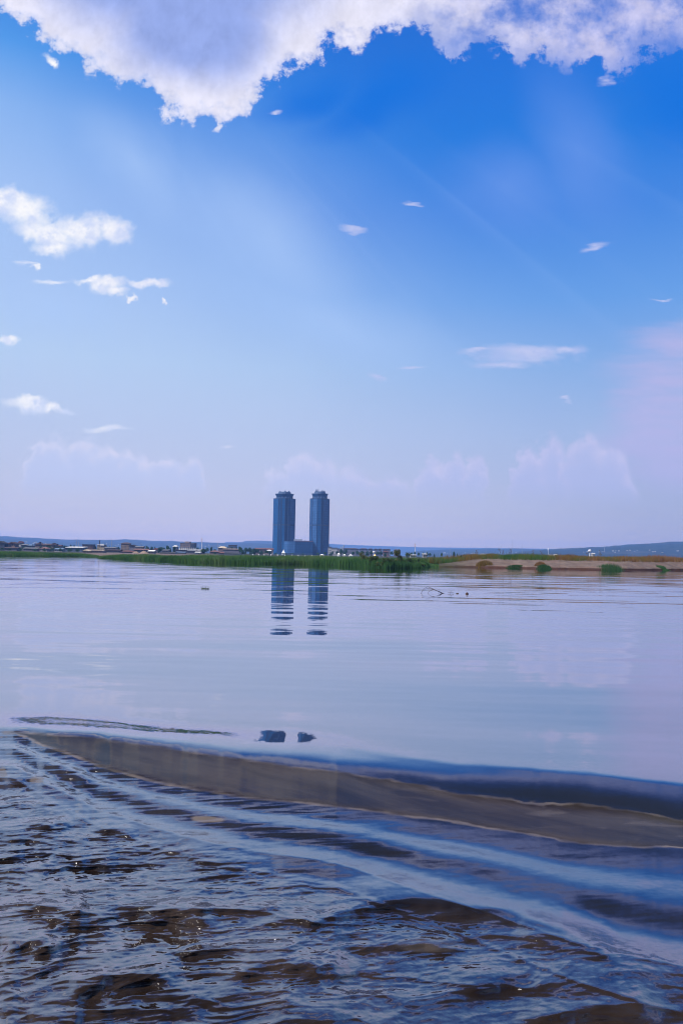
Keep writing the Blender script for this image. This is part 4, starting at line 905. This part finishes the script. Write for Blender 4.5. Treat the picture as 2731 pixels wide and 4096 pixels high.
# far white houses on the hills, a few pixels each
rs = np.random.default_rng(5)
def far_house(px_, py, Y, w, lab, grp):
    p = P(px_, py, Y); k = Y / FPX; w = w * k; hgt = 2.0 * k
    e = empty('hillside_house', (p.x, Y - 6, p.z - hgt), lab, 'house', grp)
    MB().box(-w / 2, w / 2, 0, w * .6, -hgt * .5, hgt * .6).build('wall', wm('white'), e)
    MB().gable(-w / 2 - .3, w / 2 + .3, -.3, w * .6 + .3, hgt * .6, hgt, 'x').build('roof', rm('white' if rs.random() < .55 else 'grey'), e)
for i in range(26):
    x = 95 + 850 * rs.random(); t = rs.random(); far_house(x, np.interp(x, [0, 300, 950], [2166, 2170, 2184]) + 9 * (t - .3), 2850, 2 + 3 * rs.random(), 'tiny white house on the long hazy hill left of the towers', 'white houses on the left hill')
for x, y in [(110, 2167), (150, 2168), (140, 2171), (168, 2170)]: far_house(x, y, 2000, 6, 'white house on the slope above the dormer villa', 'white houses above the dormer villa')
for i in range(22):
    x = 1770 + 420 * rs.random(); far_house(x, np.interp(x, [1700, 2200], [2212, 2213]) + 6 * (rs.random() - .6), 3150, 2 + 3 * rs.random(), 'tiny white house on the low hill right of the pale mast', 'white houses on the low right hill')
for i in range(20):
    x = 2300 + 430 * rs.random(); far_house(x, np.interp(x, [2300, 2731], [2208, 2208]) - 16 * rs.random() * (x - 2250) / 480, 2050 + 300 * rs.random(), 3 + 3.5 * rs.random(), 'white house among trees on the wooded hill at the right', 'white houses on the wooded hill')

# ------------------------------------------------------------------ masts, cranes, water towers, lamps, tents
STEEL = mat('steel_grey', (0.22, 0.23, 0.27), .6, .15, .5); PALE = mat('paint_pale', (0.55, 0.54, 0.57), .6, .1, .5); REDP = mat('paint_red', (0.30, 0.10, 0.09), .6, .1, .5)
def mast(px_, top, Y, w_px, label, mt=STEEL, dish=False, zg=.75, lean=0.0):
    p = P(px_, top, Y); k = Y / FPX; H = p.z - zg; w = w_px * k / 2
    e = empty('lattice_mast', (p.x, Y, zg), label, 'mast', 'masts over the town')
    f = MB(); N_ = max(4, int(H / (3 * w + 2)))
    cs = [(-1, -1), (1, -1), (1, 1), (-1, 1)]
    for sx, sy_ in cs: f.tube([(sx * w, sy_ * w, 0), (sx * w * .35 + lean * H, sy_ * w * .35, H * .9)], [.22 * w + .05, .15 * w + .04], 4)
    for i in range(N_):
        z0_, z1_ = H * .9 * i / N_, H * .9 * (i + 1) / N_; s0, s1 = 1 - .65 * i / N_, 1 - .65 * (i + 1) / N_
        for j in range(4):
            a, b_ = cs[j], cs[(j + 1) % 4]
            f.tube([(a[0] * w * s0 + lean * z0_, a[1] * w * s0, z0_), (b_[0] * w * s1 + lean * z1_, b_[1] * w * s1, z1_)], [.1 * w + .03] * 2, 3)
    f.build('lattice', mt, e)
    MB().tube([(lean * H * .9, 0, H * .88), (lean * H, 0, H)], [.16 * w + .05, .06], 5).build('antenna', STEEL, e)
    if dish:
        for q, sx in ((.78, 1), (.73, -1), (.84, -1)):
            d = MB(); zc = H * q; d.tube([(sx * w * .8, -.2, zc), (sx * w * 2.0, -.5, zc)], [w * .9, w * .9], 10); d.build('dish', PALE if sx > 0 else REDP, e)
mast(307, 2157, 900, 2.4, 'left one of the two grey masts above the white-roofed shed')
mast(316.5, 2161, 950, 2.0, 'shorter right one of the two masts above the white-roofed shed')
mast(448.5, 2152, 1000, 2.0, 'thin grey mast standing left of the tall tan block')
mast(809, 2146, 900, 3.0, 'tall mast with dishes between the big pale block and the cream villa', PALE, True)
mast(821.5, 2160, 2600, 1.4, 'faint mast on the hill right of the tall one with dishes')
mast(872, 2167, 900, 2.0, 'dark mast standing beside the cream hipped villa')
mast(1660, 2169, 900, 3.0, 'tall pale mast right of the reeds', PALE, True)
mast(1702, 2199, 900, 1.6, 'short mast right of the tall pale mast')
mast(1800.5, 2184, 2600, 1.2, 'faint thin mast above the low right hill')
mast(1583, 2187, 1600, 1.2, 'thin mast rising behind the last apartment house')
mast(1942, 2182, 2600, 1.0, 'very faint short mast left of the tallest thin mast')
mast(2003, 2177, 2600, 1.6, 'short dark mast left of the tallest thin mast')
mast(2049, 2150, 2600, 1.6, 'tallest thin mast above the middle of the sand bank')
mast(2087, 2171, 2600, 1.4, 'thin mast right of the tallest thin mast')
mast(2416, 2174, 2600, 1.6, 'small mast on the ridge of the wooded hill')
def crane(px_, top, Y, label, ln):
    p = P(px_, top, Y); H = p.z - .75; e = empty('tower_crane', (p.x, Y, .75), label, 'crane', 'cranes by the hotel')
    t = MB(); t.box(-.9, .9, -.9, .9, 0, H * .62); t.build('tower_mast', STEEL, e)
    MB().tube([(0, 0, H * .6), (ln * H * .5, 0, H)], [.9, .5], 5).build('jib', STEEL, e)
    MB().tube([(0, 0, H * .62), (-ln * H * .28, 0, H * .66)], [.9, 1.1], 5).build('counter_jib', STEEL, e)
crane(1371, 2180, 1000, 'crane with a raised jib behind the hotel', .22)
crane(1366, 2186, 1000, 'shorter crane left of the raised jib', -.1)
def water_tower(px_, top, w_px, base_py, Y, label):
    p = P(px_, top, Y); k = Y / FPX; zg = .7; H = p.z - zg; w = w_px * k / 2
    e = empty('water_tower', (p.x, Y, zg), label, 'water tower', 'white water towers')
    MB().lathe([(w * .35, -.3), (w * .24, H * .55), (w * .26, H * .72)], 14).build('shaft', PALE, e)
    MB().lathe([(w * .26, H * .72), (w, H * .84), (w, H * .95), (w * .6, H), (w * .1, H * 1.01)], 18).build('tank', PALE, e)
water_tower(1495, 2205.5, 10.5, 2220, 430, 'white mushroom water tower behind the reeds, above the amber beacon')
water_tower(2357, 2198.5, 13, 2222, 900, 'white water tower in front of the wooded hill')
water_tower(2191, 2194, 5, 2222, 2300, 'tiny pale water tower on the ridge above the sand bank')
LAMPW = bpy.data.materials.new('lamp_white'); LAMPW.use_nodes = True
LAMPW.node_tree.nodes['Principled BSDF'].inputs['Base Color'].default_value = (.85, .85, .85, 1)
LAMPW.node_tree.nodes['Principled BSDF'].inputs['Emission Color'].default_value = (1, .98, .95, 1); LAMPW.node_tree.nodes['Principled BSDF'].inputs['Emission Strength'].default_value = 0.25
def globe_lamp(px_, py, Y, r, mt, label, group, name='globe_lamp'):
    p = P(px_, py, Y); zg = ground_z(p.x, Y); e = empty(name, (p.x, Y, zg), label, 'lamp', group); H = p.z - zg
    MB().lathe([(.09, -.1), (.06, .1), (.05, H - r)], 8).build('post', STEEL, e)
    s_ = [(max(.01, r * math.sin(t)), H - r * math.cos(t)) for t in np.linspace(0.05, math.pi - .05, 9)]
    MB().lathe(s_, 12).build('globe', mt, e, True)
for i, x in enumerate([1012, 1035, 1057, 1084, 1110, 1140, 1167, 1193, 1220, 1247]):
    globe_lamp(x, 2218.2 + .0176 * (x - 1012) + (i % 3) * .4, 330, .17, LAMPW, 'small white globe lamp behind the reeds along the promenade before the towers', 'white globe lamps on the promenade')
AMB = bpy.data.materials.new('lamp_amber'); AMB.use_nodes = True
AMB.node_tree.nodes['Principled BSDF'].inputs['Base Color'].default_value = (.9, .5, .1, 1)
AMB.node_tree.nodes['Principled BSDF'].inputs['Emission Color'].default_value = (1, .55, .15, 1); AMB.node_tree.nodes['Principled BSDF'].inputs['Emission Strength'].default_value = 1.2
globe_lamp(1499, 2221.5, 150, .13, AMB, 'lit amber beacon lamp over the reeds', None, 'beacon_lamp')
CANV = mat('canvas_white', (0.70, 0.69, 0.70), .8, .06, .6)
def tent(px0, px1, top, Y, label, peak=1.0, group='white tents on the shore'):
    p = P((px0 + px1) / 2, top, Y); k = Y / FPX; w = (px1 - px0) * k / 2; zg = .7; H = p.z - zg
    e = empty('marquee_tent', (p.x, Y, zg), label, 'tent', group)
    hw_ = H * (.35 if peak > 1 else .6)
    c = MB()
    prof = [(1.0, hw_), (.62, hw_ + (H - hw_) * .22), (.34, hw_ + (H - hw_) * .5), (.14, hw_ + (H - hw_) * .78), (.02, H)] if peak > 1 else [(1.0, hw_), (.5, hw_ + (H - hw_) * .55), (.03, H)]
    vs = []; fs = []
    for r, z in prof: vs += [(-w * r, -w * r * .8, z), (w * r, -w * r * .8, z), (w * r, w * r * .8, z), (-w * r, w * r * .8, z)]
    for i in range(len(prof) - 1):
        for j in range(4): fs.append((i * 4 + j, i * 4 + (j + 1) % 4, i * 4 + 4 + (j + 1) % 4, i * 4 + 4 + j))
    n_ = len(prof) * 4; fs.append((n_ - 4, n_ - 3, n_ - 2, n_ - 1)); fs.append((3, 2, 1, 0))
    c.add(vs, fs); c.build('canopy', CANV, e)
    MB().box(-w, w, w * .76, w * .8, 0, hw_).build('side_panel', CANV, e)
    for sx in (-1, 1):
        for sy_ in (-1, 1): MB().tube([(sx * w * .96, sy_ * w * .77, -.2), (sx * w * .96, sy_ * w * .77, hw_ + .02)], [.07, .07], 5).build('pole', STEEL, e)
tent(1127, 1141, 2197, 800, 'white pagoda tent with a tall thin peak at the foot of the left tower', 2)
tent(1348, 1361, 2211.5, 520, 'white tent right of the right tower, behind two lower ones')
tent(1349, 1357, 2221, 400, 'lowest small white tent just over the reeds')
tent(1372, 1383, 2216, 480, 'middle white tent of the shore row')
tent(1393, 1411, 2217.5, 480, 'widest flat white tent of the shore row')
tent(1278, 1297, 2216.5, 480, 'white tent in front of the right tower')
# earth heaps on the beach
EARTH = mat('earth_brown', (0.17, 0.12, 0.09), .95, .3, .8)
def heap(px0, px1, top, Y, label, seed):
    p = P((px0 + px1) / 2, top, Y); k = Y / FPX; w = (px1 - px0) * k / 2; zg = .55; H = p.z - zg
    n = 26; xs = np.linspace(-1, 1, n); X, Yv = np.meshgrid(xs, xs); r = np.hypot(X, Yv)
    Z = H * np.clip(1 - r ** 1.4, 0, 1) * (1 + .5 * fbm(X * 2.2 + seed, Yv * 2.2, 3)) - .05
    vv = np.stack([X * w, Yv * w * .7, Z], -1).reshape(-1, 3); jj = np.arange(n * n).reshape(n, n)
    o = mesh_obj('earth_heap', vv, np.stack([jj[:-1, :-1], jj[:-1, 1:], jj[1:, 1:], jj[1:, :-1]], -1).reshape(-1, 4).tolist(), EARTH, None, True)
    o.location = (p.x, Y, zg); tag(o, label, 'earth heap', 'earth heaps on the beach')
heap(527, 560, 2205.5, 485, 'left, smaller brown earth heap on the beach', 1)
heap(556, 598, 2203.5, 475, 'right, larger brown earth heap beside the small white-roofed hut', 4)

# ------------------------------------------------------------------ town trees
TL = [  # x, width, top, distance, kind
 ('dark tree among the roofs at the left end of the town', 'trees at the left end of the town', [(66, 12, 2176, 640, 0), (98, 20, 2184, 600, 1), (124, 16, 2186, 590, 0), (58, 24, 2186, 570, 3), (12, 18, 2188, 560, 3), (84, 22, 2190, 555, 3), (150, 22, 2188, 570, 1), (132, 14, 2175.5, 700, 0), (40, 16, 2192, 545, 3)]),
 ('green tree around the long cross-gabled house', 'trees around the cross-gabled house', [(168, 26, 2185, 600, 0), (196, 30, 2182, 590, 1), (222, 20, 2183, 600, 3), (180, 20, 2190, 555, 3), (235, 20, 2187, 580, 1), (258, 16, 2181, 720, 0), (210, 26, 2190, 545, 3), (245, 24, 2191, 545, 3), (142, 26, 2193, 540, 3)]),
 ('green tree behind the long white-roofed shed', 'trees behind the white-roofed shed', [(268, 16, 2181, 720, 1), (285, 14, 2178.5, 740, 0), (297, 12, 2179.5, 740, 0), (314, 18, 2183, 720, 1), (280, 34, 2190, 570, 3), (312, 34, 2192, 560, 3)]),
 ('tree between the works stack and the tall tan block', 'trees by the works stack', [(382, 12, 2182, 720, 0), (424, 18, 2181, 730, 0), (440, 16, 2184, 730, 1), (460, 18, 2184, 740, 1), (476, 14, 2187, 660, 0), (350, 20, 2192, 600, 3), (425, 22, 2196, 560, 3), (455, 24, 2195, 570, 3), (395, 24, 2192, 600, 3)]),
 ('round dark tree right of the pointed dark gable', 'trees right of the pointed dark gable', [(551, 12, 2180.5, 700, 1), (566, 7, 2181, 690, 0), (590, 20, 2184, 660, 0), (607, 16, 2184.5, 680, 1), (575, 16, 2190, 620, 3), (621, 12, 2188, 660, 0)]),
 ('dark round tree left of the big pale block', 'trees left of the big pale block', [(639, 18, 2189, 540, 2), (648, 22, 2186.5, 660, 1), (672, 22, 2181.5, 680, 0), (682, 18, 2187, 600, 3), (698, 15, 2185, 600, 2), (610, 14, 2184.5, 690, 1), (658, 14, 2190, 640, 0)]),
 ('low tree in front of the big pale block', 'trees in front of the big pale block', [(755, 16, 2187.5, 900, 3), (738, 10, 2189.5, 900, 1), (792, 20, 2187.5, 800, 1), (782, 12, 2189, 850, 0), (812, 22, 2191, 560, 3), (815, 28, 2196, 560, 0), (830, 18, 2188, 760, 1)]),
 ('tree around the cream hipped villa', 'trees around the cream hipped villa', [(846, 16, 2187, 760, 0), (860, 22, 2195, 640, 1), (848, 20, 2198, 620, 3), (904, 14, 2184, 780, 1), (912, 10, 2185, 770, 0), (928, 12, 2187, 740, 2), (946, 12, 2183, 780, 1), (860, 16, 2211, 520, 3)]),
 ('dense dark tree left of the left tower', 'grove left of the towers', [(962, 26, 2186.5, 640, 0), (984, 26, 2188, 650, 1), (975, 30, 2196, 580, 3), (1000, 26, 2190, 650, 0), (1018, 24, 2193, 620, 2), (1030, 22, 2195, 640, 0), (1045, 24, 2199, 620, 3), (1066, 22, 2200, 640, 1), (1080, 16, 2202, 640, 3), (1010, 28, 2199, 580, 3)]),
 ('low dark tree at the foot of the towers', 'trees at the foot of the towers', [(1145, 16, 2211, 900, 3), (1170, 18, 2212, 900, 1), (1210, 18, 2212, 900, 3), (1270, 20, 2211, 900, 1), (1300, 18, 2208, 900, 0), (1104, 16, 2209, 900, 3)]),
 ('dark tree in front of the hotel', 'trees in front of the hotel', [(1330, 14, 2203, 800, 1), (1348, 12, 2202, 820, 0), (1366, 20, 2195, 800, 0), (1384, 22, 2194.5, 800, 1), (1360, 16, 2205, 700, 3), (1322, 18, 2208, 650, 3), (1378, 26, 2206, 640, 3)]),
 ('dark tree before the long apartment row', 'trees before the apartment rows', [(1412, 20, 2205, 760, 1), (1430, 24, 2203, 760, 0), (1448, 24, 2201, 760, 1), (1468, 22, 2200, 760, 3), (1484, 16, 2202, 760, 0), (1510, 20, 2205, 760, 1), (1524, 16, 2204, 760, 0), (1566, 18, 2203, 760, 1), (1540, 20, 2210, 640, 3)]),
 ('dark tree beside the tall pale mast', 'trees beside the tall pale mast', [(1646, 14, 2208, 640, 1), (1659, 14, 2206.5, 640, 0), (1674, 12, 2208, 640, 1), (1692, 14, 2208, 640, 1), (1706, 16, 2209, 640, 0), (1719, 12, 2210, 640, 1), (1736, 12, 2212, 640, 3), (1766, 16, 2209.5, 600, 1), (1815, 13, 2205.5, 620, 2), (1828, 12, 2212, 620, 1), (1855, 13, 2215, 640, 1), (1884, 14, 2215, 640, 1)]),
 ('low dark tree along the horizon behind the sand bank', 'trees behind the sand bank', [(1900 + 27 * k_ + 9 * math.sin(k_ * 2.1), 15 + 5 * math.sin(k_ * 1.3), 2215 + .012 * (27 * k_) + 2.2 * math.sin(k_ * 1.7), 640, (1, 3, 0)[k_ % 3]) for k_ in range(16)]),
]
for lab, grp, lst in TL:
    for x, w, t, Y, kd in lst: tree(x, w, t, Y, kd, lab, grp)

# ------------------------------------------------------------------ things adrift
DRIFT = mat('driftwood', (0.030, 0.022, 0.018), .7, .3, 20)
def afloat(px_, py):
    a, e_ = ab(px_, py); y = CAM_H / -e_; return Vector((a * y, y, 0)), y / FPX
o_, k = afloat(1725, 2373)
e = empty('drift_branch', o_, 'bare arching branch adrift right of the towers\' reflection', 'branch')
q = lambda x, y: Vector(((x - 1725) * k, 0.10 * math.sin(x * .1), (2374 - y) * k))
t = MB(); t.tube([q(1776, 2375), q(1768, 2373), q(1752, 2366), q(1740, 2361), q(1728, 2355), q(1714, 2350), q(1708, 2349.5), q(1698, 2354), q(1690, 2361), q(1684, 2372), q(1682, 2377)], [.030, .026, .020, .016, .013, .011, .010, .010, .010, .012, .010], 6); t.build('main_branch', DRIFT, e)
t = MB(); t.tube([q(1742, 2362), q(1732, 2359), q(1720, 2355.5), q(1710, 2355), q(1700, 2358), q(1688, 2366)], [.014, .012, .010, .008, .007, .006], 5); t.build('twig', DRIFT, e)
t = MB(); t.tube([q(1732, 2360), q(1722, 2363), q(1714, 2369), q(1712, 2375), q(1716, 2378)], [.009, .009, .010, .012, .008], 5); t.build('twig', DRIFT, e)
t = MB(); t.tube([q(1770, 2374), q(1758, 2378), q(1754, 2376), q(1752, 2370), q(1755, 2366)], [.014, .010, .009, .008, .007], 5); t.build('twig', DRIFT, e)
o_, k = afloat(1803, 2374); q = lambda x, y: Vector(((x - 1803) * k, 0, (2374 - y) * k))
t = MB(); t.tube([q(1790, 2371), q(1797, 2369), q(1803, 2367), q(1811, 2370), q(1815, 2372.5)], [.007, .009, .009, .008, .005], 5); t.tube([q(1803, 2367), q(1799, 2371), q(1801, 2375)], [.008, .008, .006], 5); t.tube([q(1803, 2367), q(1806, 2372), q(1806, 2376)], [.008, .007, .005], 5)
o = t.build('drift_twig', DRIFT); o.location = o_; tag(o, 'little forked twig adrift right of the arching branch', 'twig')
def lump(px_, py, w, hgt, label, name, mt):
    o_, k = afloat(px_, py); pr = [(max(.004, w * k / 2 * math.cos(t_)), hgt * k * math.sin(t_)) for t_ in np.linspace(-.5, 1.5, 8)]
    o = MB().lathe(pr, 12).build(name, mt, None, True); o.location = o_; tag(o, label, 'driftwood')
    for v in o.data.vertices: v.co.x *= 1 + .25 * math.sin(v.co.y * 90 + v.co.z * 40); v.co.y *= .7
lump(1828, 2375, 11, 3.4, 'thin flat piece of driftwood between the twig and the dark lump', 'driftwood_chip', DRIFT)
lump(1866.5, 2376, 11, 6.5, 'dark rounded lump adrift, rightmost of the floating pieces', 'driftwood_lump', mat('float_dark', (0.03, 0.012, 0.01), .5, .2, 20))
o_, k = afloat(819, 2356)
e = empty('water_hyacinth', o_, 'small dark clump of water hyacinth adrift left of the tower reflections', 'floating plant')
HYA = mat('hyacinth_leaf', (0.014, 0.028, 0.016), .5, .3, 20)
q = lambda x, y, d=0: Vector(((x - 819) * k, d, (2356 - y) * k))
MB().tube([q(805, 2355), q(812, 2354.6), q(820, 2354.8), q(836, 2355)], [.02, .03, .03, .02], 6).build('raft', HYA, e)
for st_, lf in [((809, 2353, 804, 2348.5), (4, 2)), ((812, 2354, 811, 2347.5), (3, 3)), ((815, 2354, 818, 2348), (5, 2)), ((824, 2354, 824.5, 2345), (2.6, 4.5)), ((822, 2354, 823, 2350), (3, 2)), ((832, 2354, 833, 2347.5), (3.6, 3)), ((834, 2354, 837, 2351), (3, 2)), ((833, 2355, 831, 2352.5), (3.5, 2.5))]:
    t = MB(); a, b_ = q(st_[0], st_[1]), q(st_[2], st_[3], .03); t.tube([a, (a + b_) / 2 + Vector((.004, 0, .006)), b_], [.010, .008, .006], 5); t.build('stem', HYA, e)
    c = b_; w, hh2 = lf[0] * k / 2, lf[1] * k / 2; n_ = 8
    MB().add([c + Vector((w * math.cos(2 * math.pi * i / n_), .02 * math.sin(i * 1.7), hh2 * math.sin(2 * math.pi * i / n_))) for i in range(n_)] + [c + Vector((w * .8 * math.cos(2 * math.pi * i / n_), .02 + .015, hh2 * .8 * math.sin(2 * math.pi * i / n_))) for i in range(n_)],
             [tuple(range(n_)), tuple(range(2 * n_ - 1, n_ - 1, -1))] + [(i, (i + 1) % n_, n_ + (i + 1) % n_, n_ + i) for i in range(n_)]).build('leaf', HYA, e)
for pr in PROTO:
    if pr['label'] == 'tree': print('unused proto', pr.name)
